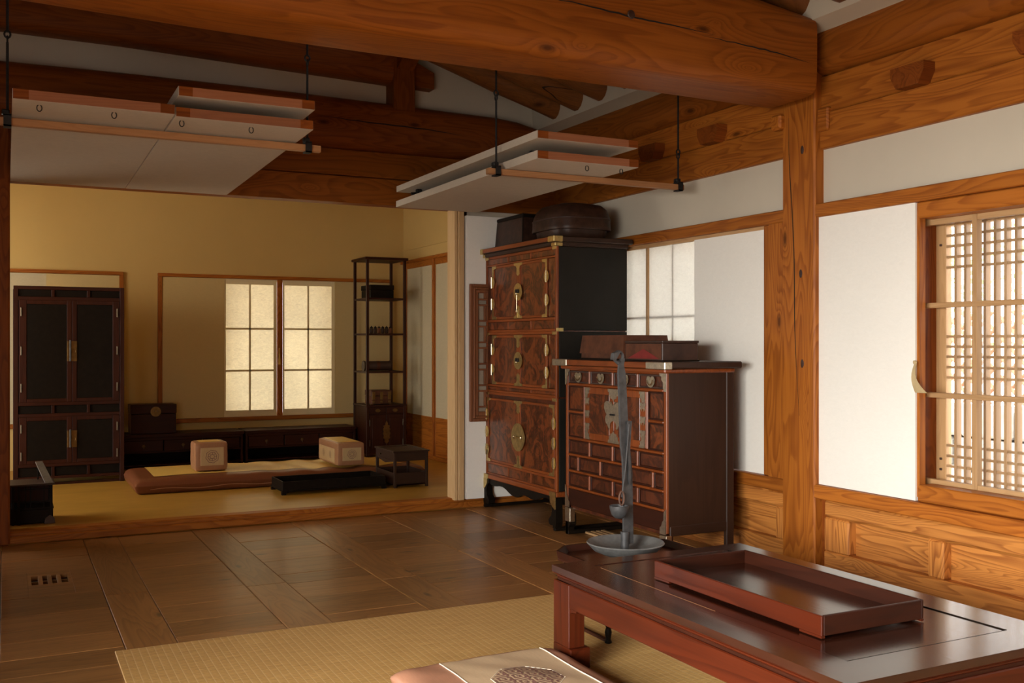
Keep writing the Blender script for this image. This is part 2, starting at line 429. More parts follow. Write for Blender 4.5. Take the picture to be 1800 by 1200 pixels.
# ================================================================== SETTING
# ---- hall floor: joists run in Y, boards lie between them
fl = struct('floor')
make('subfloor', bx(XL, W, -1.6, 6.1, -0.12, -0.032), 'void', fl)
jo = [-1.37 + 0.585 * k for k in range(9)]
VENT = (0.09, 0.275, 5.0, 5.25)
for i, x in enumerate(jo):
    x0, x1 = max(XL, x), min(W, x + 0.18)
    if i in (2, 3, 4, 5, 6, 7):
        ys = [-1.6, rnd.uniform(1.2, 2.4), rnd.uniform(4.3, 4.9), 6.08]
    else: ys = [-1.6, 2.9, 6.08]
    for a, b_ in zip(ys, ys[1:]):
        make('joist', bx(x0 + .0015, x1 - .0015, a + .001, b_ - .001, -0.03, 0.0, .002), 'floorY', fl)
    if i < len(jo) - 1:
        g0, g1 = x + 0.18, min(W, jo[i + 1])
        if g0 < XL: g0 = XL
        y = -1.6
        while y < 6.07:
            y2 = min(6.08, y + rnd.uniform(0.17, 0.32))
            if 6.08 - y2 < .08: y2 = 6.08
            if i == 2 and y < VENT[3] and y2 > VENT[2]:
                y2 = VENT[3] + 0.06
                y0 = y
                vx0, vx1, vy0, vy1 = VENT
                m = MB()
                m.box(g0 + .001, vx0, y0, y2, -.03, -.0012, .0015); m.box(vx1, g1 - .001, y0, y2, -.03, -.0012, .0015)
                m.box(vx0, vx1, y0, vy0, -.03, -.0012); m.box(vx0, vx1, vy1, y2, -.03, -.0012)
                make('plank', m, 'floorX', fl)
            else:
                make('plank', bx(g0 + .001, g1 - .001, y + .0008, y2 - .0008, -0.03, -0.0012 - rnd.random() * .0012, .0018), 'floorX', fl)
            y = y2
# vent grille let into a board
vg = thing('floor_vent', 'small slotted wooden vent let into the floorboards', 'vent', (0.18, 5.12, -0.02))
m = MB(); m.box(.09, .275, 5.0, 5.03, -.02, -.001); m.box(.09, .275, 5.22, 5.25, -.02, -.001)
m.box(.09, .105, 5.03, 5.22, -.02, -.001); m.box(.262, .275, 5.03, 5.22, -.02, -.001)
make('frame', m, 'floorX', vg)
for k in range(3):
    xx = .105 + (k + 1) * .157 / 4
    make('slat', bx(xx - .009, xx + .009, 5.03, 5.22, -.018, -.002, .001), 'floorY', vg)
make('cross_slat', bx(.105, .262, 5.14, 5.155, -.024, -.012), 'floorX', vg)

# ---- inner room floor and threshold
f2 = struct('floor_inner_room')
make('paper_floor', bx(XL, W, 6.2, 9.15, -.05, FB), 'ondol', f2)
th = struct('door_sill', (0, 6.08, 0))
make('front_board', bx(XL, W, 6.08, 6.125, 0.0, .042, .006), 'pineX', th)
make('top_board', bx(XL, W, 6.105, 6.205, 0.0, .066, .008), 'pineX', th)

# ---- right wall
wr = struct('wall_right')
TK = 0.18
def rpanel(y0, y1, z0, z1, mat='plaster', x0=W, x1=W + TK, name='plaster_panel', c=0.0):
    return make(name, bx(x0, x1, y0, y1, z0, z1, c), mat, wr)
P0, P1 = 3.55, 3.77       # the visible pillar
rpanel(-1.6, 6.16, 1.74, 2.03)
make('plank', bx(W - .028, W + TK, -1.6, P0, 2.01, 2.178, .006), 'pineY', wr)
make('plank', bx(W - .020, W + TK, -1.6, P0, 2.180, 2.352, .006), 'pineY', wr)
make('plank', bx(W - .028, W + TK, P1, 6.12, 2.01, 2.178, .006), 'pineY', wr)
make('plank', bx(W - .020, W + TK, P1, 6.12, 2.180, 2.352, .006), 'pineY', wr)
def dori(y0, y1, n=28):
    prof = []
    for k in range(16):
        t = 2 * pi * k / 16
        c_, s_ = cos(t), sin(t)
        prof.append((3.52 + .145 * (abs(c_) ** .6) * (1 if c_ > 0 else -1), 2.472 + .122 * (abs(s_) ** .6) * (1 if s_ > 0 else -1)))
    vs = []
    for i in range(n + 1):
        y = y0 + (y1 - y0) * i / n
        g = 1 + .05 * mnoise.noise(Vector((y * 1.3, 3, 1)))
        dz = .012 * mnoise.noise(Vector((y * .9, 8, 1)))
        for x, z in prof: vs.append((3.52 + (x - 3.52) * g, y, 2.472 + (z - 2.472) * g + dz))
    m = MB(); q = 16
    m.add(vs, [(i * q + k, i * q + (k + 1) % q, (i + 1) * q + (k + 1) % q, (i + 1) * q + k) for i in range(n) for k in range(q)] + [tuple(range(q)), tuple(range(n * q, n * q + q))])
    return m
make('purlin', dori(-1.6, 3.6), 'mainY', wr, True)
make('purlin', dori(3.6, 6.2), 'mainY', wr, True)
# head and sill rails
for a, b_ in ((1.0, P0 + .035), (P1 - .01, 6.1)):
    make('rail', bx(W - .052, W + TK, a, b_, 1.690, 1.752, .005), 'pineY', wr)
    make('rail', bx(W - .056, W + TK, a, b_, .368, .432, .005), 'pineY', wr)
# wainscot right bay
def wains(y0, y1, stiles, end=None):
    make('bottom_board', bx(W - .035, W + TK, y0, y1, 0.0, .128, .006), 'wainY', wr)
    make('top_molding', bx(W - .038, W + TK, y0, y1, .285, .368, .014), 'wainY', wr)
    for a, b_ in stiles:
        make('stile', bx(W - .036, W + TK, a, b_, .128, .286, .008), 'wainZ', wr)
    ss = [y0] + [q for s_ in sorted(stiles) for q in s_] + [y1]
    for k in range(0, len(ss) - 1, 2):
        if ss[k + 1] - ss[k] > .03:
            make('panel', bx(W + .012, W + TK, ss[k], ss[k + 1], .128, .287, 0), 'wainY', wr)
wains(1.0, P0 - .035, [(3.36, P0 - .036), (2.845, 2.925), (2.26, 2.34), (1.67, 1.75), (1.1, 1.18)])
rpanel(P0 - .035, P0 + .01, 0, .37, 'beamZ', W - .01, W + TK, 'board')
wains(P1, 6.08, [(P1, P1 + .075), (4.4, 4.48), (5.0, 5.08), (5.6, 5.68)])
rpanel(-1.6, 1.0, 0, 1.76, 'plaster')
# pillars
pil = struct('pillar', (3.45, 3.66, 0), 'square pine pillar with long crack and knots standing against right wall')
make('post', bx(3.392, 3.60, P0, P1, 0, 2.50, .007), 'pineZ', pil)
make('bracket_block', bx(3.36, 3.40, P1 - .02, P1 + .05, 2.14, 2.215, .01), 'pineX', pil)
make('bracket_block', bx(3.405, 3.46, P0 - .07, P0, 2.09, 2.20, .008), 'pineY', pil)
# two dark knots of the post
for z, y in ((1.43, 3.64), (1.0, 3.63), (2.02, 3.63)):
    m = MB(); m.lathe(y, z, [(.0, 3.3912), (.011, 3.3912), (.009, 3.3900), (.0, 3.3898)], 12, 'x')
    m.v = [(a, b_, z + (c - z) * 1.9) for a, b_, c in m.v]
    make('knot', m, wood_k if False else 'darkleather', pil, True)
pts = []
for k in range(26):
    z = .75 + k * (2.19 - .75) / 25
    pts.append((P0 + .105 - .052 * (z - .75) * -1 * 0.9 + .006 * sin(z * 7), z))
m = MB()
for (ya, za), (yb, zb) in zip(pts, pts[1:]):
    t0 = .0026 * sin(pi * min(1, max(0.05, (za - .75) / 1.44))) + .0006
    m.add([(3.3912, ya - t0, za), (3.3912, ya + t0, za), (3.3912, yb + t0, zb), (3.3912, yb - t0, zb)], [(0, 1, 2, 3)])
make('crack', m, 'void', pil, fixn=False)
p2 = struct('pillar', (3.45, 0.95, 0), None)
make('post', bx(3.392, 3.60, .85, 1.05, 0, 2.5, .007), 'pineZ', p2)
p3 = struct('pillar', (0, 6.15, 0), 'dark pine pillar at the left end of the partition')
make('post', bx(-.21, .021, 6.06, 6.28, 0, 2.6, .01), 'beamZ', p3)
# soro blocks on the planks
for yc in (2.405, 2.985, 4.32, 4.885, 5.45):
    m = MB()
    m.prism([(yc - .087, 2.262), (yc + .087, 2.262), (yc + .087, 2.225), (yc + .058, 2.172), (yc - .058, 2.172), (yc - .087, 2.225)], 'x', W - .088, W - .018)
    make('bearing_block', m, 'beamX', wr)
# left bay: stile, screen, papered sashes
make('stile', bx(W - .030, W + .04, 3.885, 3.937, .432, 1.690, .004), 'pineZ', wr)
make('stile', bx(W - .046, W + .06, P1 + .002, 3.885, .36, 1.735, .004), 'pineZ', wr)

w2 = struct('window_2', (W, 4.8, .43))
make('frame', bx(W - .02, W + .06, 3.937, 6.0, 1.668, 1.690), 'paleY', w2)
make('screen_panel', bx(W - .022, W - .008, 3.938, 4.516, .434, 1.672), 'screen', w2)
for a, b_ in ((4.516, 4.985), (5.005, 5.47)):
    make('paper_pane', bx(W + .0, W + .002, a, b_, .434, 1.668), 'shojiwhite', w2)
    mid = (a + b_) / 2
    make('muntin', bx(W + .004, W + .016, mid - .006, mid + .006, .44, 1.66), 'paleZ', w2)
    for z in (.84, 1.25):
        make('muntin', bx(W + .004, W + .016, a, b_, z - .006, z + .006), 'paleY', w2)
make('mullion', bx(W - .012, W + .03, 4.985, 5.005, .434, 1.668, .002), 'paleZ', w2)
make('screen_panel', bx(W - .012, W, 5.47, 6.0, .434, 1.672), 'screen', w2)

# right bay window
w1 = struct('window_1', (W, 2.4, .43))
YA, YB = 1.78, 2.985
make('screen_panel', bx(W - .030, W - .012, 2.99, 3.59, .434, 1.690), 'screen', w1)
make('screen_panel', bx(W - .030, W - .012, 1.17, YA, .434, 1.690), 'screen', w1)
rpanel(3.07, P0, .43, 1.74, 'plaster', W, W + TK, 'backing_wall')
rpanel(1.0, YA, .43, 1.74, 'plaster', W, W + TK, 'backing_wall')
make('head_board', bx(W - .030, W + .06, YA, YB - .004, 1.622, 1.689, .005), 'pineY', w1)
make('head_board', bx(W + .06, W + TK, YA, 3.036, 1.64, 1.689), 'pineY', w1)
make('sill_board', bx(W + .06, W + TK, YA, 3.036, .433, .488), 'pineY', w1)
make('sill_board', bx(W - .030, W + .06, YA, YB - .004, .433, .503, .005), 'pineY', w1)
make('side_board', bx(W - .020, W + .015, YB - .008, 2.99, .45, 1.688), 'pineZ', w1)
make('side_board', bx(W + .002, W + .19, 3.036, 3.07, .433, 1.69, .002), 'beamZ', w1)
make('side_board', bx(W - .02, W + .17, YA - .01, YA + .01, .45, 1.66, .003), 'pineZ', w1)
# glazed sash
gs = make('glazed_sash', MB().box(3.515, 3.545, YA + .01, 3.034, 1.60, 1.64).box(3.515, 3.545, YA + .01, 3.034, .49, .52), 'paleY', w1)
for y in (2.775, 2.22):
    make('mullion', bx(3.510, 3.545, y - .012, y + .012, .50, 1.63, .002), 'paleZ', w1)
for z in (1.258, .878):
    make('muntin', bx(3.508, 3.54, YA + .01, 3.034, z - .011, z + .011, .002), 'paleY', w1)
make('glass_pane', bx(3.548, 3.551, YA + .01, 2.765, .51, 1.61), 'glass', w1)
# lattice shutters
def lattice_leaf(y0, y1):
    lf = make('lattice_shutter', MB().box(3.60, 3.635, y0, y0 + .05, .46, 1.64, .002).box(3.60, 3.635, y1 - .052, y1, .46, 1.64, .002)
              .box(3.60, 3.635, y0 + .05, y1 - .052, .44, .490).box(3.60, 3.635, y0 + .05, y1 - .052, 1.598, 1.68), 'paleZ', w1)
    y = y1 - .052 - .049
    while y > y0 + .06:
        make('slat', bx(3.598, 3.628, y - .0062, y + .0062, .485, 1.602), 'slatZ', lf); y -= .0475
    for z in (1.558, 1.512, 1.466, 1.422, 1.126, 1.083, 1.04, .995, .951, .66, .615, .572, .529):
        make('cross_slat', bx(3.602, 3.622, y0 + .04, y1 - .045, z - .0052, z + .0052), 'slatY', lf)
for z in (1.52, .60, .555):
    make('wooden_peg', bx(3.594, 3.601, 3.004, 3.016, z - .005, z + .005, .002), 'darkleather', w1)
lattice_leaf(2.385, 3.037); lattice_leaf(1.74, 2.375)
st = thing('pull_strap', 'tan leather pull strap hanging on the edge of the white sliding screen', 'strap', (3.41, 2.985, .89))
m = MB()
m.grid(8, 1, lambda u, v: (3.412 - .022 * sin(pi * u), 2.985 - .012 * v - .05 * u * u * v, 1.02 - u * .13))
make('strap_band', m, 'vinyl', st, True, fixn=False)
make('strap_knot', bx(3.405, 3.42, 2.98, 2.992, 1.01, 1.025, .003), 'vinyl', st)

# ---- partition
pt = struct('wall_partition', (0, 6.1, 0))
make('plaster_panel', bx(XL, 3.5, 6.15, 6.23, 2.30, 3.9), 'plaster', pt)
xs = [XL, 1.06, 3.45]
for a, b_ in zip(xs, xs[1:]):
    pass
make('plank', bx(XL, 3.45, 6.10, 6.22, 1.985, 2.152, .005), 'mainX', pt)
make('plank', bx(XL, 3.45, 6.09, 6.22, 2.155, 2.318, .005), 'mainX', pt)
def roundbeam(x0, x1, yc, hw, z0f, z1f, n=30, ex=.62, seed=0, q=20):
    vs = []
    for i in range(n + 1):
        x = x0 + (x1 - x0) * i / n
        z0, z1 = z0f(x), z1f(x); zc, hh = (z0 + z1) / 2, (z1 - z0) / 2
        for k in range(q):
            t = 2 * pi * k / q; c_, s_ = cos(t), sin(t)
            vs.append((x, yc + hw * (abs(c_) ** ex) * (1 if c_ > 0 else -1) * (1 + .02 * mnoise.noise(Vector((x, k * .3, seed)))), zc + hh * (abs(s_) ** ex) * (1 if s_ > 0 else -1)))
    m = MB()
    return m.add(vs, [(i * q + k, i * q + (k + 1) % q, (i + 1) * q + (k + 1) % q, (i + 1) * q + k) for i in range(n) for k in range(q)] + [tuple(range(q)), tuple(range(n * q, n * q + q))])
b1 = struct('partition_beam', (0, 6.1, 2.3))
make('log', roundbeam(XL, 3.42, 6.12, .13, lambda x: 2.318, lambda x: 2.625 + .012 * sin(x * 1.3) - (max(0, x - 3.05) * .22)), 'beamX', b1, True)
b2 = struct('upper_beam', (0, 6.1, 2.75))
make('log', roundbeam(XL, 2.20, 6.12, .12, lambda x: 2.80 - .025 * max(0, x - .6) ** 1.0, lambda x: 3.10, ex=.5), 'beamX', b2, True)
kp = struct('king_post', (2.27, 6.1, 2.6))
make('post', bx(2.20, 2.345, 6.0, 6.2, 2.58, 2.93, .006), 'beamZ', kp)
m = MB().prism([(2.345, 2.76), (2.50, 2.755), (2.50, 2.86), (2.345, 2.93)], 'y', 6.06, 6.17)
make('bracket_arm', m, 'beamX', kp)
m = MB().prism([(6.0, 2.93), (6.0, 2.84), (5.80, 2.93)], 'x', 2.22, 2.33)
make('bracket_arm', m, 'beamY', kp)
pu = struct('ridge_side_purlin', (2.27, 2.3, 2.9))
make('log', bx(2.17, 2.37, -1.6, 6.2, 2.93, 3.13, .03), 'beamY', pu)
make('log', bx(-.35, -.15, -1.6, 6.2, 2.93, 3.13, .03), 'beamY', pu)
# main beam
mb_ = struct('main_beam', (1.0, 3.62, 2.2), 'massive arched pine beam spanning the hall overhead')
make('log', roundbeam(XL, 3.295, 3.615, .185, lambda x: 2.230 + .03 * max(0, 1.0 - x) ** 1.3 * .6,
                      lambda x: 2.59 + .13 * min(1.3, max(0, 3.30 - x)) - .25 * max(0, x - 3.3), n=44, ex=.30, seed=4, q=40), 'mainX', mb_, True)
make('beam_neck', bx(3.28, 3.45, 3.57, 3.75, 2.30, 2.56, .01), 'beamZ', mb_)
m = MB(); m.lathe(.0, .0, [(.0, 0), (.03, 0), (.024, -.006), (0, -.007)], 16)
for (kx, kz, s_) in ((1.46, 2.46, 1.0), (2.28, 2.44, .62)):
    q = MB(); 
    for k in range(2): pass
    q.v = [(kx + a * s_, 3.423 + c * .6, kz + b_ * s_) for a, b_, c in m.v]; q.f = list(m.f)
    make('knot', q, 'darkleather', mb_, True)
def crack(par, pts, wmax, plane='y', off=3.4225, mat='void'):
    m = MB(); n = len(pts) - 1; P_ = []
    for i in range(n):
        for k in range(6):
            t = k / 6; P_.append((pts[i][0] + (pts[i + 1][0] - pts[i][0]) * t, pts[i][1] + (pts[i + 1][1] - pts[i][1]) * t + .0035 * mnoise.noise(Vector((i * 3 + k * .9, 1, 2)))))
    P_.append(pts[-1])
    for i in range(len(P_) - 1):
        a, b_ = P_[i], P_[i + 1]
        w0 = wmax * sin(pi * i / (len(P_) - 1)); w1 = wmax * sin(pi * (i + 1) / (len(P_) - 1))
        m.add([(a[0], off, a[1] - w0), (b_[0], off, b_[1] - w1), (b_[0], off, b_[1] + w1), (a[0], off, a[1] + w0)], [(0, 1, 2, 3)])
    make('crack', m, mat, par, fixn=False)
crack(mb_, [(1.75, 2.455), (2.05, 2.445), (2.3, 2.43), (2.5, 2.425), (2.72, 2.415)], .0035)
crack(mb_, [(2.62, 2.405), (2.85, 2.395), (3.05, 2.385), (3.27, 2.36)], .0030)
crack(b1, [(1.7, 2.49), (2.0, 2.478), (2.4, 2.472), (2.7, 2.455)], .004, 'y', 5.985)
# ---- roof: rafters, boards, plaster infill
ce = struct('ceiling')
RS = .305
def zr(x): return 2.86 - (x - 2.396) * RS
ys_ = [5.84 - .287 * k for k in range(26)] + [6.5, 6.8]
for i, y in enumerate(ys_):
    if y > 6.3: continue
    r = .092 + rnd.uniform(-.007, .007); dz = rnd.uniform(-.006, .01)
    x0, x1 = 2.18, 3.62
    n = 6; path = []
    for k in range(n + 1):
        x = x0 + (x1 - x0) * k / n
        path.append((x, y + rnd.uniform(-.006, .006), zr(x) + dz + r * 1.05))
    rf = make('rafter', MB().tube(path, [r * (1 + rnd.uniform(-.03, .03)) for _ in path], 14), 'raftX', ce, True)
    if i % 2 == 0:
        path = [(-1.7, y, 2.62), (-.2, y, 3.08)]
        make('rafter', MB().tube(path, .075, 10), 'raftX', ce, True)
    if i % 2 == 1:
        make('rafter', MB().tube([(2.3, y, 3.17), (1.02, y, 3.75)], .07, 10), 'raftX', ce, True)
        make('rafter', MB().tube([(-.26, y, 3.17), (1.02, y, 3.75)], .07, 10), 'raftX', ce, True)
def slab(p, q, t=.04): # sloping slab between two (x,z) points
    return MB().prism([(p[0], p[1]), (q[0], q[1]), (q[0], q[1] + t), (p[0], p[1] + t)], 'y', -1.6, 9.3)
make('roof_board', slab((2.2, zr(2.2) + .19), (4.7, zr(4.7) + .19)), 'raftX', ce)
make('roof_board', slab((2.25, 3.23), (1.0, 3.83)), 'raftX', ce)
make('roof_board', slab((1.05, 3.83), (-.3, 3.20)), 'raftX', ce)
make('roof_board', slab((-.25, 3.18), (-2.3, 2.53)), 'raftX', ce)
make('shading_eave', MB().prism([(9.3, 1.98), (10.8, 1.80), (10.8, 1.84), (9.3, 2.03)], 'x', -2.3, 4.7), 'raftY', ce)  # unseen low eave, added to dim the upper panes of the back window
m = MB().prism([(3.42, 2.53), (3.38, 2.548), (3.280, 2.570), (3.262, 2.85), (3.5, 2.80), (3.5, 2.53)], 'y', -1.6, 6.2)
make('plaster_infill', m, 'plaster', ce)
make('inner_room_ceiling', bx(XL, W, 6.22, 9.3, 2.5, 2.54), 'cream', ce)

# ---- partition, right end: stacked door edge, white panel, lattice window
make('jamb', bx(2.648, 2.672, 6.07, 6.19, .055, 1.985, .003), 'jambZ', pt)
make('jamb', bx(2.674, 2.716, 6.06, 6.19, .055, 1.985, .004), 'jambZ', pt)
make('jamb', bx(2.716, 2.76, 6.12, 6.20, .055, 1.985, 0), 'beamZ', pt)
make('white_panel', bx(2.728, W, 6.055, 6.12, .060, 1.945, .002), 'screen', pt)
make('backing_board', bx(2.72, W, 6.12, 6.2, .0, 1.99), 'plaster', pt)
w3 = struct('window_3', (2.95, 6.05, .57))
x0, x1, z0, z1 = 2.745, 3.22, .575, 1.49
for k, (in_, yy, hh) in enumerate(((0, 6.03, .022), (.022, 6.022, .016), (.038, 6.03, .022))):
    a0, a1, c0, c1 = x0 + in_, x1 - in_, z0 + in_, z1 - in_
    m = MB(); m.box(a0, a0 + hh, yy, 6.055, c0, c1, .004); m.box(a1 - hh, a1, yy, 6.055, c0, c1, .004)
    m.box(a0 + hh, a1 - hh, yy, 6.055, c0, c0 + hh, .004); m.box(a0 + hh, a1 - hh, yy, 6.055, c1 - hh, c1, .004)
    make('frame_molding', m, 'brownZ', w3)
make('backing_panel', bx(x0 + .05, x1 - .05, 6.050, 6.0549, z0 + .05, z1 - .05), 'backing', w3)
zz = z0 + .06; k = 0
while zz < z1 - .07:
    make('lattice_bar', bx(x0 + .06, x1 - .06, 6.032, 6.05, zz - .006, zz + .006, .002), 'brownX', w3)
    step = .038 if k % 2 == 0 else .105
    if k % 2 == 1:
        for xx in (.1, .115, .2, .215, .3, .315):
            make('lattice_bar', bx(x0 + xx + .005, x0 + xx + .017, 6.034, 6.050, zz + .006, zz + step - .006, .002), 'brownZ', w3)
    else:
        for xx in (.14, .25, .35):
            make('lattice_bar', bx(x0 + xx, x0 + xx + .012, 6.034, 6.050, zz + .006, zz + step - .006, .002), 'brownZ', w3)
    zz += step; k += 1

# ---- inner room walls
wb = struct('wall_back')
YB9 = 9.15
hole = (1.745, 2.756, .45, 1.66)
m = MB(); m.box(XL, hole[0], YB9, YB9 + .15, 0, 2.6); m.box(hole[1], W + .2, YB9, YB9 + .15, 0, 2.6)
m.box(hole[0], hole[1], YB9, YB9 + .15, 0, hole[2]); m.box(hole[0], hole[1], YB9, YB9 + .15, hole[3], 2.6)
make('wall_paper', m, 'cream', wb)
w4 = struct('window_4', (2.25, YB9, .4))
m = MB()
make('frame_rail', bx(1.178, 3.33, YB9 - .03, YB9, 1.675, 1.705, .003), 'pineX', w4)
make('frame_rail', bx(1.178, 3.33, YB9 - .035, YB9, .395, .432, .003), 'pineX', w4)
make('frame_stile', bx(1.178, 1.215, YB9 - .03, YB9, .43, 1.675, .003), 'pineZ', w4)
make('mullion', bx(2.218, 2.268, YB9 - .012, YB9 + .02, .432, 1.675, .003), 'pineZ', w4)
make('screen_panel', bx(1.217, 1.742, YB9 - .02, YB9 - .006, .434, 1.672), 'creamscreen', w4)
make('screen_panel', bx(2.765, 3.33, YB9 - .02, YB9 - .006, .434, 1.672), 'creamscreen', w4)
for a, b_ in ((1.744, 2.216), (2.270, 2.762)):
    make('paper_pane', bx(a, b_, YB9 - .004, YB9 - .002, .434, 1.672), 'shoji', w4)
    m = MB(); m.box(a, b_, YB9 - .007, YB9 - .0045, 1.625, 1.672); m.box(a, b_, YB9 - .007, YB9 - .0045, .434, .49)
    m.box(a, a + .015, YB9 - .007, YB9 - .0045, .49, 1.625); m.box(b_ - .03, b_, YB9 - .007, YB9 - .0045, .49, 1.625)
    make('sash_frame', m, 'muntin', w4)
    mid = (a + b_ - .015) / 2
    make('muntin', bx(mid - .009, mid + .009, YB9 - .0075, YB9 - .0045, .49, 1.625), 'muntin', w4)
    for z in (.847, 1.225):
        make('muntin', bx(a + .015, b_ - .03, YB9 - .0075, YB9 - .0045, z - .009, z + .009), 'muntin', w4)
tp = make('door_pull', MB().tube([(2.235, YB9 - .018, 1.05), (2.232, YB9 - .025, 1.02), (2.235, YB9 - .02, .98)], .004, 6).prism([(2.225, .90), (2.247, .90), (2.240, 1.0), (2.231, 1.0)], 'y', YB9 - .024, YB9 - .016), 'silkgold', w4)
w5 = struct('window_5', (.2, YB9, .4))
make('frame_rail', bx(-.9, .90, YB9 - .03, YB9, 1.675, 1.705, .003), 'pineX', w5)
make('frame_rail', bx(-.9, .90, YB9 - .03, YB9, .395, .432, .003), 'pineX', w5)
make('frame_stile', bx(.865, .90, YB9 - .03, YB9, .43, 1.675, .003), 'pineZ', w5)
make('screen_panel', bx(.30, .865, YB9 - .02, YB9 - .006, .434, 1.672), 'creamscreen', w5)
make('screen_panel', bx(-.9, .30, YB9 - .010, YB9 - .002, .434, 1.672), 'greyscreen', w5)
# right wall of the inner room
ir = struct('wall_right_inner_room')
make('wall_paper', bx(W, W + TK, 6.165, 9.15, 1.86, 2.5), 'cream', ir)
make('wall_paper', bx(W - .006, W, 6.2, 9.15, 1.985, 2.0), 'cream', ir)
make('frame_rail', bx(W - .03, W, 6.2, 9.15, 1.855, 1.885, .003), 'pineY', ir)
make('backing_wall', bx(W, W + TK, 6.2, 9.15, 0, 1.86), 'cream', ir)
for k, (a, b_) in enumerate(((6.9, 7.62), (7.60, 8.34), (8.32, 9.02))):
    dr = struct('door_%d' % (k + 1), (W, (a + b_) / 2, FB))
    xo = W - .028 if k % 2 == 0 else W - .014
    make('door_stile', bx(xo, xo + .014, a, a + .035, FB, 1.855, .002), 'pineZ', dr)
    make('door_stile', bx(xo, xo + .014, b_ - .035, b_, FB, 1.855, .002), 'pineZ', dr)
    make('door_rail', bx(xo, xo + .014, a + .035, b_ - .035, 1.80, 1.855, .002), 'pineY', dr)
    make('door_rail', bx(xo, xo + .014, a + .035, b_ - .035, .39, .43, .002), 'pineY', dr)
    make('lower_board', bx(xo + .004, xo + .014, a + .035, b_ - .035, FB, .39), 'pineY', dr)
    make('paper_pane', bx(xo + .005, xo + .012, a + .035, b_ - .035, .43, 1.80), 'greyscreen', dr)
make('baseboard', bx(W - .034, W, 6.2, 9.15, FB, FB + .035, .003), 'pineY', ir)
# unseen left wall, its hall opening shaped to trim daylight; wall behind the camera
wl = struct('wall_left')
make('plaster_panel', bx(XL - .15, XL, 1.95, 6.35, 0, 3.0), 'plaster', wl)
make('plaster_panel', bx(XL - .15, XL, -1.5, 1.95, 1.60, 3.0), 'plaster', wl)
make('plaster_panel', bx(XL - .15, XL, -1.6, -1.5, 0, 3.0), 'plaster', wl)
make('wall_paper', bx(XL - .15, XL, 6.35, 6.5, 0, 2.6), 'cream', wl)
make('wall_paper', bx(XL - .15, XL, 7.9, 9.3, 0, 2.6), 'cream', wl)
make('wall_paper', bx(XL - .15, XL, 6.5, 7.9, 2.15, 2.6), 'cream', wl)
wf = struct('wall_front')
make('plaster_panel', bx(XL - .15, 3.6, -1.75, -1.6, 1.2, 3.9), 'plaster', wf)
make('lower_board', bx(XL - .15, 3.6, -1.75, -1.6, 0, 1.2), 'pineX', wf)

# ---- outside
gd = struct('courtyard_ground', (0, 3, -.45))
make('sand', MB().box(-14, 18, -12, 22, -.5, -.45), 'sand', gd)
gw = thing('garden_wall', 'pale low stone garden wall seen through the right-hand lattice window', 'wall', (8.6, 6.5, -.45))
zc = -.45
for r_ in range(3):
    yy = 1.0
    while yy < 14:
        l_ = rnd.uniform(.5, .9)
        if r_ < 3: make('stone', bx(8.4 + rnd.uniform(-.02, .02), 8.9, yy, yy + l_ - .02, zc + .01, zc + .30, .03), 'stone', gw)
        yy += l_
    zc += .31
tr = thing('trellis_fence', 'brown diamond trellis fence standing on the garden wall', 'fence', (8.6, 6.5, .48))
k = 0
yy = 3.0
while yy < 12:
    make('slat', MB().tube([(8.6, yy, .5), (8.6, yy + .9, 1.4)], .018, 4), 'trellis', tr)
    make('slat', MB().tube([(8.63, yy, 1.4), (8.63, yy + .9, .5)], .018, 4), 'trellis', tr)
    yy += .19
for i, (sx, sy, sz, sr) in enumerate(((11.0, 7.2, 1.6, .9), (11.3, 9.6, 1.9, 1.1), (10.8, 5.0, 1.7, .9))):
    sh = thing('shrub', ['round green shrub behind the trellis, tallest leaves', 'largest green shrub behind the trellis far along it', 'green shrub behind the near end of the trellis'][i], 'shrub', (sx, sy, -.45))
    m = MB()
    for k in range(420):
        a, b_, c = rnd.gauss(0, .45), rnd.gauss(0, .45), rnd.gauss(0, .5)
        p = Vector((sx + a * sr, sy + b_ * sr, sz + c * sr * .9)); s_ = .07
        d1 = Vector((rnd.uniform(-1, 1), rnd.uniform(-1, 1), rnd.uniform(-1, 1))).normalized() * s_; d2 = d1.orthogonal().normalized() * s_ * .6
        m.add([p - d1, p + d2, p + d1, p - d2], [(0, 1, 2, 3)])
    make('foliage', m, 'leaf', sh, fixn=False, kind='stuff')
    make('stem', MB().tube([(sx, sy, -.45), (sx + .05, sy, sz)], [.05, .02], 8), 'raftZ', sh)

# ================================================================== THINGS IN THE HALL
# ---- reed mat
make_mat = make('reed_mat', bx(.345, 3.15, .9, 3.80, .0, .007, .002), 'reed', label='large woven reed mat under the table and brown cushion', cat='mat')
relocate(make_mat, (1.75, 2.35, 0))

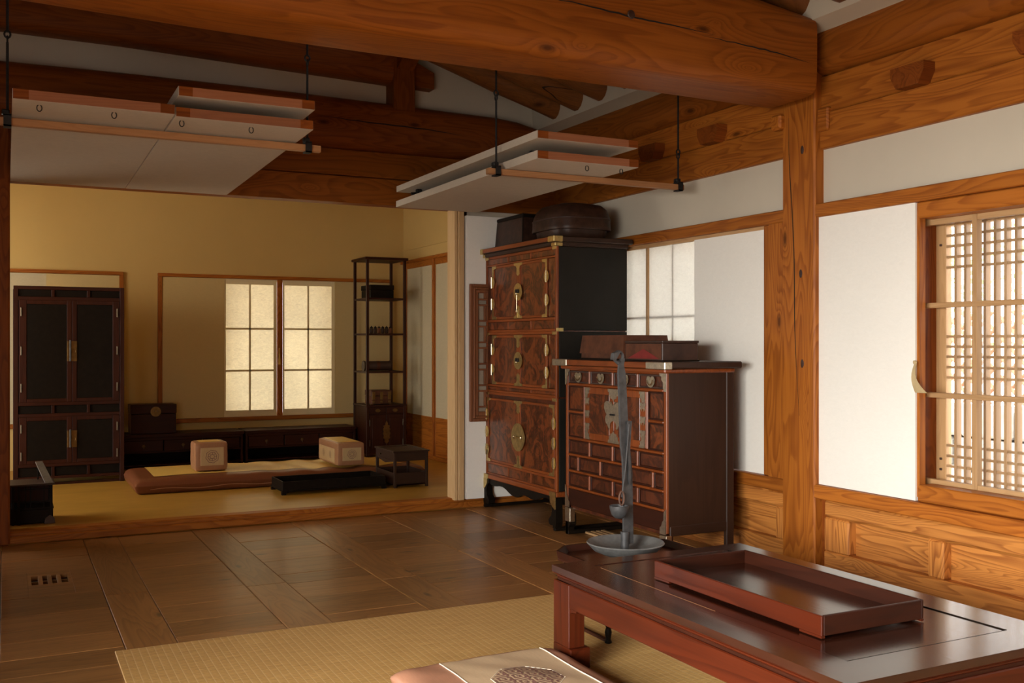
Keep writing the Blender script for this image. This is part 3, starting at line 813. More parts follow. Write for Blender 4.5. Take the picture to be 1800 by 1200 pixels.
# ---- lifted partition doors
def lifted(name, label, x0, x1, y0, y1, zn, zf, t, nub):
    o = thing('lifted_door', label, 'door panel', ((x0 + x1) / 2, (y0 + y1) / 2, min(zn, zf)), 'papered partition doors lifted to the ceiling')
    def pr(a, b_, ya, yb, o0, o1):
        def z(y): return zn + (zf - zn) * (y - y0) / (y1 - y0)
        return MB().prism([(ya, z(ya) + o0), (yb, z(yb) + o0), (yb, z(yb) + o1), (ya, z(ya) + o1)], 'x', a, b_)
    make('papered_leaf', pr(x0, x1, y0 + .004, y1, 0, t), 'doorpaper', o)
    make('end_rail', pr(x0 + .055, x1 - .055, y0, y0 + .006, .001, t - .001), 'cedarX', o)
    make('end_block', pr(x0 + .002, x0 + .055, y0 - .001, y0 + .006, .001, t - .001), 'beamX', o)
    make('end_block', pr(x1 - .055, x1 - .002, y0 - .001, y0 + .006, .001, t - .001), 'beamX', o)
    for fx in nub:
        x = x0 + (x1 - x0) * fx; y = y0 + .07
        z = zn
        pts = [(x + .009 * cos(a), y, z - .012 + .013 * sin(a)) for a in [2 * pi * k / 10 for k in range(11)]]
        make('ring_pull', MB().tube(pts, .0022, 6, False), 'iron', o, True)
    return o
lifted('a', 'lower white papered door panel at the left, hanging flat above the bar', .022, .598, 4.13, 6.0, 2.003, 1.967, .038, (.16, .62))
lifted('b', 'lower white papered door panel beside it, under the folded upper one', .602, 1.158, 4.14, 6.0, 1.998, 1.967, .038, (.06, .56))
lifted('c', 'upper folded white papered door panel of the stack left of centre', .612, 1.165, 4.14, 5.95, 2.082, 2.052, .038, ())
lifted('d', 'lower white papered door panel of the stack above the tall chest', 2.195, 2.755, 4.07, 5.95, 1.953, 1.953, .038, (.55, .9))
lifted('e', 'upper white papered door panel of the stack above the tall chest', 2.190, 2.745, 4.06, 5.93, 2.045, 2.045, .036, ())
for nm, xx, yy, z0, z1, lb in (('a', 2.33, 4.35, 1.992, 2.045, 'small iron catch between the stacked door panels, near end'), ('b', 2.28, 5.75, 1.992, 2.045, 'small iron catch between the stacked door panels, far end')):
    o = make('door_catch', MB().box(xx - .03, xx + .01, yy - .012, yy + .012, z0, z1, .006).tube([(xx - .02, yy, (z0 + z1) / 2), (xx - .06, yy, (z0 + z1) / 2 - .005)], .009, 8), 'iron', None, True, label=lb, cat='catch')
    relocate(o, (xx, yy, z0))
for xx, zt in ((.3, 2.041), (.9, 2.036)):
    pass
o = make('door_catch', MB().box(.87, .90, 4.4, 4.43, 2.037, 2.071, .004), 'iron', None, label='iron spacer between the two stacked panels left of centre', cat='catch')
relocate(o, (.885, 4.41, 2.037))
for x0, x1, z, lb in ((-.4, 1.262, 1.968, 'long square wooden bar carrying the left pair of lifted door panels'), (2.092, 3.262, 1.936, 'long square wooden bar carrying the stack above the tall chest')):
    o = make('hanging_bar', bx(x0, x1, 4.385, 4.415, z - .015, z + .015, .002), 'railX', None, label=lb, cat='bar')
    relocate(o, ((x0 + x1) / 2, 4.4, z - .015))
def rod(x, zb, ztop, label):
    o = thing('iron_hanger', label, 'hanger', (x, 4.4, zb), 'iron hangers holding the wooden bars')
    zr_ = zb + (.40 if x < 2 else .23) if x < 3 else zb + .18
    zr_ = {0: 2.30, 1: 2.36, 2: 2.31, 3: 2.115}[int(round(x)) if x < 3 else 3]
    make('upper_rod', MB().tube([(x, 4.4, zr_ + .02), (x, 4.4, ztop)], .0052, 8), 'iron', o, True)
    make('lower_rod', MB().tube([(x, 4.4, zb + .04), (x, 4.4, zr_ - .02)], .0052, 8), 'iron', o, True)
    for s_ in (-1, 1):
        pts = [(x + (.011 * cos(a) if s_ > 0 else 0), 4.4 + (0 if s_ > 0 else .011 * cos(a)), zr_ + s_ * .011 + .014 * sin(a)) for a in [2 * pi * k / 10 for k in range(11)]]
        make('link_ring', MB().tube(pts, .0042, 6, False), 'iron', o, True)
    m = MB(); m.box(x - .014, x + .014, 4.373, 4.379, zb - .022, zb + .024); m.box(x - .014, x + .014, 4.373, 4.423, zb + .020, zb + .027)
    m.box(x - .014, x + .014, 4.373, 4.423, zb - .022, zb - .0155); m.box(x - .014, x + .014, 4.419, 4.425, zb + .004, zb + .024)
    m.box(x - .02, x + .008, 4.385, 4.415, zb + .026, zb + .046, .003)
    make('hook_plate', m, 'iron', o)
rod(.006, 1.968, 2.85, 'leftmost thin iron hanger, beside the dark pillar')
rod(1.203, 1.968, 3.2, 'thin iron hanger at the right end of the left bar')
rod(2.142, 1.936, 2.96, 'thin iron hanger at the left end of the right bar')
rod(3.232, 1.936, 2.70, 'thin iron hanger at the right end of the right bar, near the wall')

# ---- fittings drawn as flat plates on a face looking to -X
def plate(poly, x, t, y=0, z=0, sy=1, sz=1):
    return MB().prism([(y + a * sy, z + b_ * sz) for a, b_ in poly], 'x', x - t, x)
def disc(y, z, ry, rz, x, t=.003, n=24):
    return MB().prism([(y + ry * cos(2 * pi * k / n), z + rz * sin(2 * pi * k / n)) for k in range(n)], 'x', x - t, x)
ELL = [(0, 0), (.06, 0), (.06, -.014), (.045, -.018), (.018, -.022), (.014, -.055), (.018, -.06), (.014, -.075), (0, -.075)]
TEE = [(-.052, 0), (.052, 0), (.05, -.014), (.024, -.02), (.016, -.035), (.018, -.07), (0, -.082), (-.018, -.07), (-.016, -.035), (-.024, -.02), (-.05, -.014)]
def butterfly():
    h = [(0, .30), (.05, .38), (.10, .46), (.17, .44), (.11, .40), (.09, .36), (.22, .44), (.38, .46), (.49, .38), (.50, .22), (.44, .08), (.36, .0), (.42, -.08), (.44, -.2), (.40, -.3),
         (.33, -.34), (.28, -.42), (.22, -.5), (.16, -.46), (.18, -.38), (.14, -.28), (.06, -.22), (0, -.2)]
    return h + [(-a, b_) for a, b_ in h[::-1][1:-1]]
BFLY = butterfly()

# ---- tall three-tier chest
X0 = 2.87; CY0, CY1 = 5.09, 6.055; XB = 3.36
tc = thing('three_tier_chest', 'tall three-tier red-brown wooden chest with round brass lock plates', 'chest', ((X0 + XB) / 2, 5.57, 0))
Z1, Z2, Z3, Z4 = .225, .775, 1.168, 1.668
for za, zb in ((Z1, Z2), (Z2, Z3), (Z3, Z4)):
    make('side_panel', bx(X0 + .02, XB, CY0, CY0 + .016, za + .004, zb - .004, .002), 'blackside', tc)
    make('side_panel', bx(X0 + .02, XB, CY1 - .016, CY1, za + .004, zb - .004, .002), 'blackside', tc)
    make('carcass', bx(X0 + .014, XB - .004, CY0 + .014, CY1 - .014, za, zb), 'burldark', tc)
def vbar(x, y0, y1, z0, z1, mat, t=.016, name='rail', c=.002): return make(name, bx(x, x + t, y0, y1, z0, z1, c), mat, tc)
for za, zb, dz0, dz1, dy0, dy1, fr in ((Z1, Z2, .315, .735, 5.112, 6.033, 'low'), (Z2, Z3, .828, 1.147, 5.20, 5.945, 'mid'), (Z3, Z4, 1.252, 1.600, 5.20, 5.945, 'top')):
    vbar(X0, CY0, CY0 + .02, za, zb, 'chestZ', name='corner_post'); vbar(X0, CY1 - .02, CY1, za, zb, 'chestZ', name='corner_post')
    vbar(X0 + .001, CY0 + .02, CY1 - .02, zb - .018, zb, 'chestY'); vbar(X0 + .001, CY0 + .02, CY1 - .02, za, za + .014, 'chestY')
    vbar(X0 + .001, CY0 + .02, CY1 - .02, dz0 - .018, dz0 - .002, 'chestY')
    if fr == 'top': vbar(X0 + .001, CY0 + .02, CY1 - .02, dz1 + .002, dz1 + .014, 'chestY')
    # small panels under (and over) the doors
    bands = [(za + .014, dz0 - .018)] + ([(dz1 + .014, zb - .018)] if fr == 'top' else [])
    for b0, b1 in bands:
        if b1 - b0 < .02: continue
        n = 3
        for k in range(n):
            a = CY0 + .02 + (CY1 - CY0 - .04) * k / n; b_ = CY0 + .02 + (CY1 - CY0 - .04) * (k + 1) / n
            make('small_panel', bx(X0 + .005, X0 + .016, a + .006, b_ - .006, b0, b1, .003), 'burl', tc)
            if k: vbar(X0 + .001, a - .007, a + .007, b0, b1, 'chestZ')
    if dy0 > 5.15:
        for a, b_ in ((CY0 + .02, dy0 - .004), (dy1 + .004, CY1 - .02)):
            make('small_panel', bx(X0 + .005, X0 + .016, a, b_, dz0, dz1, .003), 'burl', tc)
    mid = (dy0 + dy1) / 2
    for a, b_ in ((dy0, mid - .0015), (mid + .0015, dy1)):
        d = make('door', bx(X0 + .003, X0 + .016, a, b_, dz0, dz1), 'burl', tc)
        fw = .026
        make('door_stile', bx(X0 - .003, X0 + .006, a, a + fw, dz0, dz1, .002), 'chestZ', d); make('door_stile', bx(X0 - .003, X0 + .006, b_ - fw, b_, dz0, dz1, .002), 'chestZ', d)
        make('door_rail', bx(X0 - .0025, X0 + .006, a + fw, b_ - fw, dz1 - fw * .6, dz1, .002), 'chestY', d); make('door_rail', bx(X0 - .0025, X0 + .006, a + fw, b_ - fw, dz0, dz0 + fw * .6, .002), 'chestY', d)
    xs = X0 - .003
    # brass corners
    for (y, z, sy, sz) in ((dy0, dz1, 1, 1), (dy1, dz1, -1, 1), (dy0, dz0, 1, -1), (dy1, dz0, -1, -1)):
        make('brass_corner', plate(ELL, xs, .003, y, z, sy, sz), 'brass', tc)
    make('brass_tee', plate(TEE, xs - .0005, .003, mid, dz1, 1.1, 1), 'brass', tc)
    if fr == 'low':
        for sg in (-1, 1): make('brass_corner', plate(ELL, xs, .003, mid + .002 * sg, dz0, sg * .9, -1), 'brass', tc)
    else: make('brass_tee', plate(TEE, xs - .0005, .003, mid, dz0, 1.1, -1), 'brass', tc)
    hz = {'top': (1.494, 1.353), 'mid': (1.056, .922), 'low': (.625, .509, .391)}[fr]
    for z in hz:
        for y in (dy0, dy1):
            h = make('hinge', disc(y + (.006 if y == dy0 else -.006), z, .028, .036, xs, .003, 20), 'brass', tc)
            make('hinge_pin', MB().tube([(xs - .006, y, z - .036), (xs - .006, y, z + .036)], .0045, 8), 'pin', h, True)
    zl, rl = {'top': (1.418, .056), 'mid': (.987, .056), 'low': (.507, .09)}[fr]
    lp = make('lock_plate', disc(mid, zl, rl, rl * .98, xs - .001, .0035, 32), 'brass', tc)
    if fr == 'low':
        for s_ in (-1, 1):
            make('lock_boss', MB().lathe(mid + s_ * .05, zl, [(.0, xs - .016), (.009, xs - .012), (.012, xs - .004)], 10, 'x'), 'pin', lp, True)
        make('lock_bar', MB().tube([(xs - .013, mid - .05, zl), (xs - .013, mid + .05, zl)], .003, 6), 'brass', lp, True)
    else:
        for s_ in (-1, 1):
            make('lock_staple', bx(xs - .016, xs - .004, mid + s_ * .012 - .006, mid + s_ * .012 + .006, zl - .010, zl + .016, .003), 'iron', lp)
        make('lock_boss', MB().lathe(mid, zl - .01, [(.0, xs - .022), (.008, xs - .018), (.008, xs - .004)], 10, 'x'), 'pin', lp, True)
    # corner straps
    for y, s_ in ((CY0, 1), (CY1, -1)):
        make('brass_corner', MB().box(X0 - .003, X0, y, y + s_ * .05, zb - .020, zb - .003), 'brass', tc)
make('key', MB().tube([(X0 - .016, 5.57, 1.40), (X0 - .014, 5.575, 1.31)], .0022, 6).tube([(X0 - .012, 5.575 + .008 * cos(a), 1.30 + .012 * sin(a)) for a in [2 * pi * k / 8 for k in range(9)]], .002, 5, False).box(X0 - .014, X0 - .011, 5.568, 5.582, 1.255, 1.29), 'pin', tc)
make('cornice', MB().box(X0 - .035, XB + .02, CY0 - .04, CY1 + .04, 1.690, 1.722, .006).box(X0 - .018, XB, CY0 - .018, CY1 + .018, 1.666, 1.692, .005), 'sideY', tc)
make('cornice_front', MB().box(X0 - .039, X0 - .033, CY0 - .03, CY1 + .03, 1.693, 1.718, .001), 'chestY', tc)
for y, s_ in ((CY0 - .041, 1), (CY1 + .041, -1)):
    make('brass_corner', MB().box(X0 - .042, X0 + .02, y - .002 * s_, y + s_ * .075, 1.687, 1.7222, .003), 'brass', tc)
    make('brass_corner', MB().box(X0 - .021, X0 + .03, y + .02 * s_, y + s_ * .07, 1.664, 1.684, .002), 'brass', tc)
for z in (Z3,):
    make('brass_corner', MB().box(X0 - .003, X0 + .045, CY0 - .002, CY0, z - .002, z + .018), 'brass', tc)
# base with scrolled legs
make('base_rail', bx(X0 - .012, XB, CY0 - .012, CY1 + .012, .196, .226, .005), 'chestY', tc)
ap = []
for k in range(21):
    t = k / 20; ap.append((CY0 + .05 + (CY1 - CY0 - .10) * t, .175 - .045 * (1 - abs(2 * t - 1) ** .8) + .012 * sin(t * pi * 6)))
make('apron', MB().prism([(CY0 + .05, .197), *ap, (CY1 - .05, .197)][::1], 'x', X0 - .006, X0 + .012), 'black', tc)
LEG = [(-.012, .197), (.075, .197), (.072, .175), (.055, .165), (.036, .145), (.030, .115), (.040, .085), (.060, .070), (.072, .055), (.066, .035), (.045, .028), (.02, .03), (.02, .016), (-.006, .016), (-.018, .05), (-.016, .12)]
def cab_leg(y, s_, x, par):
    return make('leg', MB().prism([(y + a * s_, b_) for a, b_ in LEG], 'x', x, x + .045), 'black', par)
for y, s_ in ((CY0 + .004, 1), (CY1 - .004, -1)):
    cab_leg(y, s_, X0 - .012, tc); cab_leg(y, s_, XB - .05, tc)
    make('runner', bx(X0 - .01, XB, y - .008, y + .02, 0, .018, .003), 'black', tc)
    make('leg_cap', MB().prism([(y - .016 * s_, .198), (y + .05 * s_, .198), (y + .045 * s_, .165), (y + .02 * s_, .14), (y - .01 * s_, .125), (y - .018 * s_, .13)], 'x', X0 - .0165, X0 - .0115), 'brass', tc)
    make('brass_corner', MB().box(X0 - .0145, X0 - .011, min(y - .014 * s_, y + .06 * s_), max(y - .014 * s_, y + .06 * s_), .198, .2265), 'brass', tc)
    make('side_apron', bx(X0 + .03, XB - .03, y - .005, y + .008, .15, .197, .003), 'black', tc)

# ---- low medicine-type chest
X0 = 2.88; SY0, SY1 = 4.015, 5.0; XB2 = 3.29
sc_ = thing('drawer_chest', 'low dark wooden chest with butterfly fittings and many small panels', 'chest', (3.08, 4.5, 0))
make('carcass', bx(X0 + .016, XB2, SY0 + .012, SY1 - .012, .15, .965), 'burldark', sc_)
make('side_panel', bx(X0 + .012, XB2, SY0, SY0 + .014, .17, .968, .002), 'sideZ', sc_)
make('side_panel', bx(X0 + .012, XB2, SY1 - .014, SY1, .17, .968, .002), 'sideZ', sc_)
make('side_post', bx(XB2 - .045, XB2 + .002, SY0 - .006, SY0 + .02, .0, .968, .003), 'sideZ', sc_)
make('side_rail', bx(X0 + .02, XB2 - .04, SY0 - .004, SY0 + .012, .15, .20, .004), 'sideX', sc_)
make('top_board', bx(X0 - .048, XB2 + .012, SY0 - .06, SY1 + .06, .972, 1.006, .006), 'sideY', sc_)
make('top_edge', bx(X0 - .052, X0 - .046, SY0 - .05, SY1 + .05, .974, 1.003, .002), 'chestY', sc_)
make('top_molding', bx(X0 - .025, XB2, SY0 - .02, SY1 + .02, .950, .973, .006), 'chestY', sc_)
def S(y0, y1, z0, z1, mat, name, dx=0.0, t=.016, c=.003, par=sc_): return make(name, bx(X0 + dx, X0 + dx + t, y0, y1, z0, z1, c), mat, par)
S(SY0, SY0 + .026, .0, .962, 'chestZ', 'corner_post'); S(SY1 - .026, SY1, .0, .962, 'chestZ', 'corner_post')
rails = [(.942, .955), (.856, .870), (.548, .562), (.455, .468), (.362, .375), (.268, .281)]
ya, yb = SY0 + .026, SY1 - .026
for a, b_ in rails: S(ya, yb, a, b_, 'chestY', 'rail', -.003, .02, .005)
def row(z0, z1, cuts, mat='burldark', drawer=False):
    cs = [ya] + cuts + [yb]
    for k in range(len(cs) - 1):
        a, b_ = cs[k] + (.007 if k else 0), cs[k + 1] - (.007 if k < len(cs) - 2 else 0)
        nm = 'drawer' if drawer else 'panel'
        d = S(a, b_, z0, z1, mat, nm, .010, .012, .002)
        e = .010
        m = MB(); m.box(X0 + .003, X0 + .012, a, a + e, z0, z1, .002); m.box(X0 + .003, X0 + .012, b_ - e, b_, z0, z1, .002)
        m.box(X0 + .003, X0 + .012, a + e, b_ - e, z1 - e, z1, .002); m.box(X0 + .003, X0 + .012, a + e, b_ - e, z0, z0 + e, .002)
        make('panel_border', m, 'darkleather' if drawer else 'dkY', d)
        if drawer:
            yc, zc_ = (a + b_) / 2, (z0 + z1) / 2
            g = make('handle_plate', plate([(.0, .018), (.012, .026), (.028, .024), (.036, .008), (.032, -.012), (.016, -.027), (0, -.031), (-.016, -.027), (-.032, -.012), (-.036, .008), (-.028, .024), (-.012, .026)], X0 + .002, .0025, yc, zc_), 'nickel', d)
            make('bail_handle', MB().tube([(X0 - .006, yc + .024 * cos(q), zc_ + .008 - .026 * sin(q)) for q in [pi * k2 / 10 for k2 in range(11)]], .0028, 6), 'pin', d, True)
        if k: S(cs[k] - .007, cs[k] + .007, z0 - .002, z1 + .002, 'chestZ', 'divider', -.003, .02, .005)
row(.871, .941, [4.27, 4.506, 4.742], drawer=True)
row(.469, .547, [4.27, 4.506, 4.742])
row(.376, .454, [4.135, 4.385, 4.63, 4.865])
row(.282, .361, [4.27, 4.506, 4.742])
S(ya, yb, .17, .268, 'dkY', 'skirt_board', .002, .014, .004)
# door zone
S(4.176, 4.190, .562, .856, 'chestZ', 'divider', -.003, .02, .005); S(4.789, 4.803, .562, .856, 'chestZ', 'divider', -.003, .02, .005)
for a, b_ in ((ya, 4.176), (4.803, yb)):
    S(a, b_, .700, .714, 'chestY', 'rail', -.003, .02, .005)
    for z0, z1 in ((.563, .699), (.715, .855)):
        d = S(a, b_, z0, z1, 'burl', 'panel', .010, .012, .002)
        m = MB(); e = .009; m.box(X0 + .003, X0 + .012, a, a + e, z0, z1); m.box(X0 + .003, X0 + .012, b_ - e, b_, z0, z1); m.box(X0 + .003, X0 + .012, a + e, b_ - e, z1 - e, z1); m.box(X0 + .003, X0 + .012, a + e, b_ - e, z0, z0 + e)
        make('panel_border', m, 'dkZ', d)
mid = 4.4895
for a, b_, hy in ((4.191, mid - .002, 4.218), (mid + .002, 4.788, 4.761)):
    d = S(a, b_, .564, .854, 'chestZ', 'door', .000, .014, .003)
    p0, p1 = (a + .052, b_ - .04) if a < 4.3 else (a + .04, b_ - .052)
    make('door_panel', bx(X0 - .002, X0 + .004, p0, p1, .60, .82, .004), 'burl', d)
    for z in (.775, .705, .635):
        make('butterfly_hinge', plate(BFLY, X0 - .001, .003, hy - .003, z, .047, .046), 'nickel', d)
    for z, s_ in ((.852, 1), (.566, -1)):
        make('corner_plate', plate([(-.02, 0), (.03, 0), (.03, -.012), (.02, -.016), (.024, -.03), (.01, -.036), (.006, -.055), (-.02, -.055)], X0 - .001, .003, hy, z, 1 if a < 4.3 else -1, s_), 'nickel', d)
for z, s_ in ((.853, 1), (.565, -1)):
    make('center_plate', plate([(-.055, 0), (.055, 0), (.052, -.014), (.042, -.02), (.044, -.034), (.03, -.038), (.028, -.05), (.012, -.052), (0, -.066), (-.012, -.052), (-.028, -.05), (-.03, -.038), (-.044, -.034), (-.042, -.02), (-.052, -.014)], X0 - .001, .003, mid, z, 1, s_), 'nickel', sc_)
lkp = make('butterfly_lock_plate', plate(BFLY, X0 - .002, .004, mid, .716, .175, .155), 'nickel', sc_)
make('lock_staple', bx(X0 - .016, X0 - .006, mid - .022, mid + .022, .712, .722, .003), 'iron', lkp)
for y, s_ in ((SY0, 1), (SY1, -1)):
    make('corner_plate', plate([(0, 0), (.055, 0), (.05, -.014), (.036, -.018), (.036, -.035), (.024, -.045), (.022, -.08), (.008, -.092), (0, -.09)], X0 - .0035, .002, y, .951, s_, 1), 'nickel', sc_)
    make('corner_plate', MB().box(X0 - .056, X0 - .01, min(y - .063 * s_, y + .10 * s_), max(y - .063 * s_, y + .10 * s_), .969, 1.0062, .003), 'nickel', sc_)
    make('corner_plate', plate([(0, 0), (.05, 0), (.05, .03), (.036, .04), (.03, .06), (.018, .07), (.016, .11), (0, .125)], X0 - .0035, .002, y, .16, s_, 1), 'nickel', sc_)
    make('corner_plate', MB().box(X0 - .004, X0 + .03, min(y - .003 * s_, y + .055 * s_), max(y - .003 * s_, y + .055 * s_), .075, .155, .002), 'nickel', sc_)
    if s_ == -1:
        make('leg', MB().prism([(y, .0), (y - .022, 0), (y - .03, .04), (y - .05, .06), (y - .05, .11), (y - .035, .13), (y - .03, .165), (y, .165)], 'x', X0, X0 + .04), 'black', sc_)
        make('runner', bx(X0, XB2, y - .03, y - .002, 0, .022, .003), 'black', sc_)
    else:
        make('leg', MB().prism([(y, .0), (y + .03, 0), (y + .035, .06), (y + .06, .12), (y + .06, .165), (y, .165)], 'x', X0, X0 + .04), 'dkZ', sc_)

# ---- things on the chests
o = thing('tapered_box', 'dark tapered lidded box on the tall chest, beside the rounded one', 'box', (3.10, 5.87, 1.722))
def frustum(x0, x1, y0, y1, z0, z1, i):
    return MB().add([(x0, y0, z0), (x1, y0, z0), (x1, y1, z0), (x0, y1, z0), (x0 + i, y0 + i, z1), (x1 - i, y0 + i, z1), (x1 - i, y1 - i, z1), (x0 + i, y1 - i, z1)],
                    [(3, 2, 1, 0), (4, 5, 6, 7), (0, 1, 5, 4), (1, 2, 6, 5), (2, 3, 7, 6), (3, 0, 4, 7)])
make('box_body', frustum(2.93, 3.30, 5.64, 6.04, 1.722, 1.90, .012), 'basket', o)
make('box_lid', bx(2.938, 3.29, 5.650, 6.03, 1.90, 1.925, .006), 'black', o)
make('box_edge', MB().tube([(2.932, 5.642, 1.722), (2.942, 5.652, 1.925)], .004, 6), 'black', o)
def superbox(cx, cy, hx, hy, prof, n=40, ex=.35):
    vs = []
    for s_, z in prof:
        for k in range(n):
            t = 2 * pi * k / n; c_, q = cos(t), sin(t)
            vs.append((cx + hx * s_ * (abs(c_) ** ex) * (1 if c_ > 0 else -1), cy + hy * s_ * (abs(q) ** ex) * (1 if q > 0 else -1), z))
    m_ = len(prof)
    return MB().add(vs, [(i * n + k, i * n + (k + 1) % n, (i + 1) * n + (k + 1) % n, (i + 1) * n + k) for i in range(m_ - 1) for k in range(n)] + [tuple(range(n))[::-1], tuple(range((m_ - 1) * n, m_ * n))])
o = thing('rounded_trunk', 'large dark rounded basket trunk with domed lid on the tall chest', 'trunk', (3.10, 5.34, 1.722))
make('trunk_body', superbox(3.105, 5.325, .19, .215, [(.90, 1.723), (.94, 1.735), (.98, 1.775), (.985, 1.785)], ex=.62), 'basket', o, True)
make('trunk_lid', superbox(3.105, 5.325, .205, .235, [(1.0, 1.776), (1.012, 1.783), (1.0, 1.80), (.995, 1.835), (.965, 1.87), (.90, 1.903), (.77, 1.930), (.5, 1.944), (.05, 1.948)], ex=.62), 'basket', o, True)
make('trunk_band', superbox(3.105, 5.325, .207, .237, [(.985, 1.838), (1.0, 1.840), (.998, 1.846), (.98, 1.848)], ex=.62), 'darkleather', o, True)
o = thing('leather_case', 'reddish brown leather case on the low chest, against the tall chest', 'case', (3.07, 4.72, 1.006))
make('case_body', frustum(2.93, 3.22, 4.475, 4.91, 1.010, 1.075, .004), 'leather', o)
make('case_lid', MB().add(frustum(2.922, 3.228, 4.465, 4.915, 1.04, 1.140, .012).v, frustum(2.922, 3.228, 4.465, 4.915, 1.04, 1.140, .012).f), 'leather', o)
make('case_foot', bx(2.93, 3.22, 4.47, 4.915, 1.006, 1.014), 'black', o)
o = thing('painted_box', 'small dark box with a red triangle on its side, on the low chest', 'box', (3.05, 4.25, 1.006))
make('box_body', bx(2.92, 3.14, 4.105, 4.44, 1.006, 1.098, .003), 'darkleather', o)
make('box_lid', bx(2.917, 3.143, 4.10, 4.443, 1.098, 1.110, .003), 'darkleather', o)
make('box_foot', bx(2.915, 3.145, 4.10, 4.445, 1.006, 1.012), 'black', o)
make('triangle_inlay', MB().prism([(4.13, 1.018), (4.415, 1.018), (4.27, 1.068)], 'x', 2.918, 2.9205), 'redcloth', o)
make('side_field', MB().prism([(4.115, 1.016), (4.43, 1.016), (4.43, 1.094), (4.115, 1.094)], 'x', 2.919, 2.9205), 'leather', o)

# ---- bundle of slats lying under the low chest
for k in range(4):
    o = make('wooden_strip', bx(2.98 + k * .035, 3.005 + k * .035, 4.62, 4.95, .0, .012, .002), 'paleY', None, label=['pale strip under the low chest, nearest its front edge', 'second pale strip from the front edge under the low chest', 'third pale strip from the front edge under the low chest', 'pale strip under the low chest, deepest in its shade'][k], cat='strip', group='pale strips under the low chest')
    relocate(o, (2.99 + k * .035, 4.78, 0))

# ---- small tray table (soban) and oil lamp stand
sb = thing('tray_table', 'small dark octagonal tray table carrying the iron lamp stand', 'table', (2.14, 3.24, 0))
sx0, sx1, sy0, sy1, cc = 1.90, 2.40, 3.045, 3.43, .07
oc = [(sx0 + cc, sy0), (sx1 - cc, sy0), (sx1, sy0 + cc), (sx1, sy1 - cc), (sx1 - cc, sy1), (sx0 + cc, sy1), (sx0, sy1 - cc), (sx0, sy0 + cc)]
make('tray_board', MB().prism(oc, 'z', .262, .276), 'tabletop', sb)
cx_, cy_ = (sx0 + sx1) / 2, (sy0 + sy1) / 2
inn = [(cx_ + (a - cx_) * .94, cy_ + (b_ - cy_) * .93) for a, b_ in oc]
out = [(cx_ + (a - cx_) * 1.02, cy_ + (b_ - cy_) * 1.02) for a, b_ in oc]
m = MB()
for k in range(8):
    k2 = (k + 1) % 8
    m.add([(*oc[k], .27), (*oc[k2], .27), (*out[k2], .298), (*out[k], .298), (*inn[k], .276), (*inn[k2], .276), ((out[k2][0] * .97 + cx_ * .03), (out[k2][1] * .97 + cy_ * .03), .298), ((out[k][0] * .97 + cx_ * .03), (out[k][1] * .97 + cy_ * .03), .298)],
          [(0, 1, 2, 3), (4, 7, 6, 5), (3, 2, 6, 7)])
make('tray_rim', m, 'dkX', sb, fixn=False)
for x in (1.955, 2.34):
    for y in (3.085, 3.385):
        prof = [(.009, .0075), (.013, .009), (.013, .014), (.009, .022), (.011, .034), (.013, .048), (.010, .060), (.008, .064), (.012, .074), (.013, .10), (.010, .125), (.009, .13), (.012, .14), (.010, .20), (.012, .262)]
        make('leg', MB().lathe(x, y, prof, 12), 'black', sb, True)
for x in (1.955, 2.34):
    make('foot_rail', bx(x - .007, x + .007, 3.085, 3.385, .009, .021, .002), 'dkY', sb)
    make('apron', bx(x - .004, x + .004, 3.10, 3.37, .235, .262), 'dkY', sb)
for y in (3.085, 3.385): make('apron', bx(1.965, 2.33, y - .004, y + .004, .235, .262), 'dkX', sb)

lx, ly = 2.115, 3.215
ls = thing('oil_lamp_stand', 'iron lamp stand with wide dish base and small hanging bowl', 'lamp stand', (lx, ly, .276))
make('dish_base', MB().lathe(lx, ly, [(.05, .277), (.055, .287), (.085, .292), (.122, .308), (.143, .330), (.149, .336), (.146, .340), (.138, .334), (.118, .316), (.08, .303), (.0, .300)], 48), 'pewter', ls, True)
make('socket', MB().lathe(lx - .003, ly, [(.030, .294), (.024, .30), (.0165, .305), (.0155, .345), (.017, .378), (.014, .378), (.0, .378)], 14), 'steel', ls, True)
m = MB()
def bar(path, wd, tk):
    # flat bar: path of (x,y,z), width along camera-right-ish X, thickness along Y
    vs = []
    for (x, y, z), w_ in zip(path, wd):
        vs += [(x - w_, y - tk, z), (x + w_, y - tk, z), (x + w_, y + tk, z), (x - w_, y + tk, z)]
    n = len(path)
    return MB().add(vs, [(i * 4 + k, i * 4 + (k + 1) % 4, (i + 1) * 4 + (k + 1) % 4, (i + 1) * 4 + k) for i in range(n - 1) for k in range(4)] + [(0, 1, 2, 3), (n * 4 - 4, n * 4 - 3, n * 4 - 2, n * 4 - 1)])
make('upright', bar([(lx + .012, ly, .33), (lx + .008, ly, .60), (lx + .004, ly, .66), (lx - .004, ly, .70), (lx - .018, ly, .98), (lx - .021, ly, 1.015), (lx - .014, ly, 1.04)], [.021, .020, .019, .018, .016, .010, .009], .006), 'steel', ls)
hook = [(lx - .014 + .0 + .020 * cos(a) - .018, ly, 1.045 + .021 * sin(a)) for a in [-.3 + k * 5.0 / 12 for k in range(13)]]
make('scroll_top', MB().tube(hook, [.006] * 12 + [.010], 8), 'steel', ls, True)
make('scroll_disc', MB().add([(x + 0, y, z) for x, y, z in [(q[0], q[1], q[2]) for q in []]], []) if False else bar([(lx - .055, ly, 1.035), (lx - .045, ly, 1.06), (lx - .035, ly, 1.065)], [.006, .012, .008], .012), 'steel', ls)
make('arm', bar([(lx + .012, ly - .012, .56), (lx + .006, ly - .012, .70), (lx + .010, ly - .012, .80), (lx + .008, ly - .012, .802)], [.004, .006, .010, .002], .003), 'steel', ls)
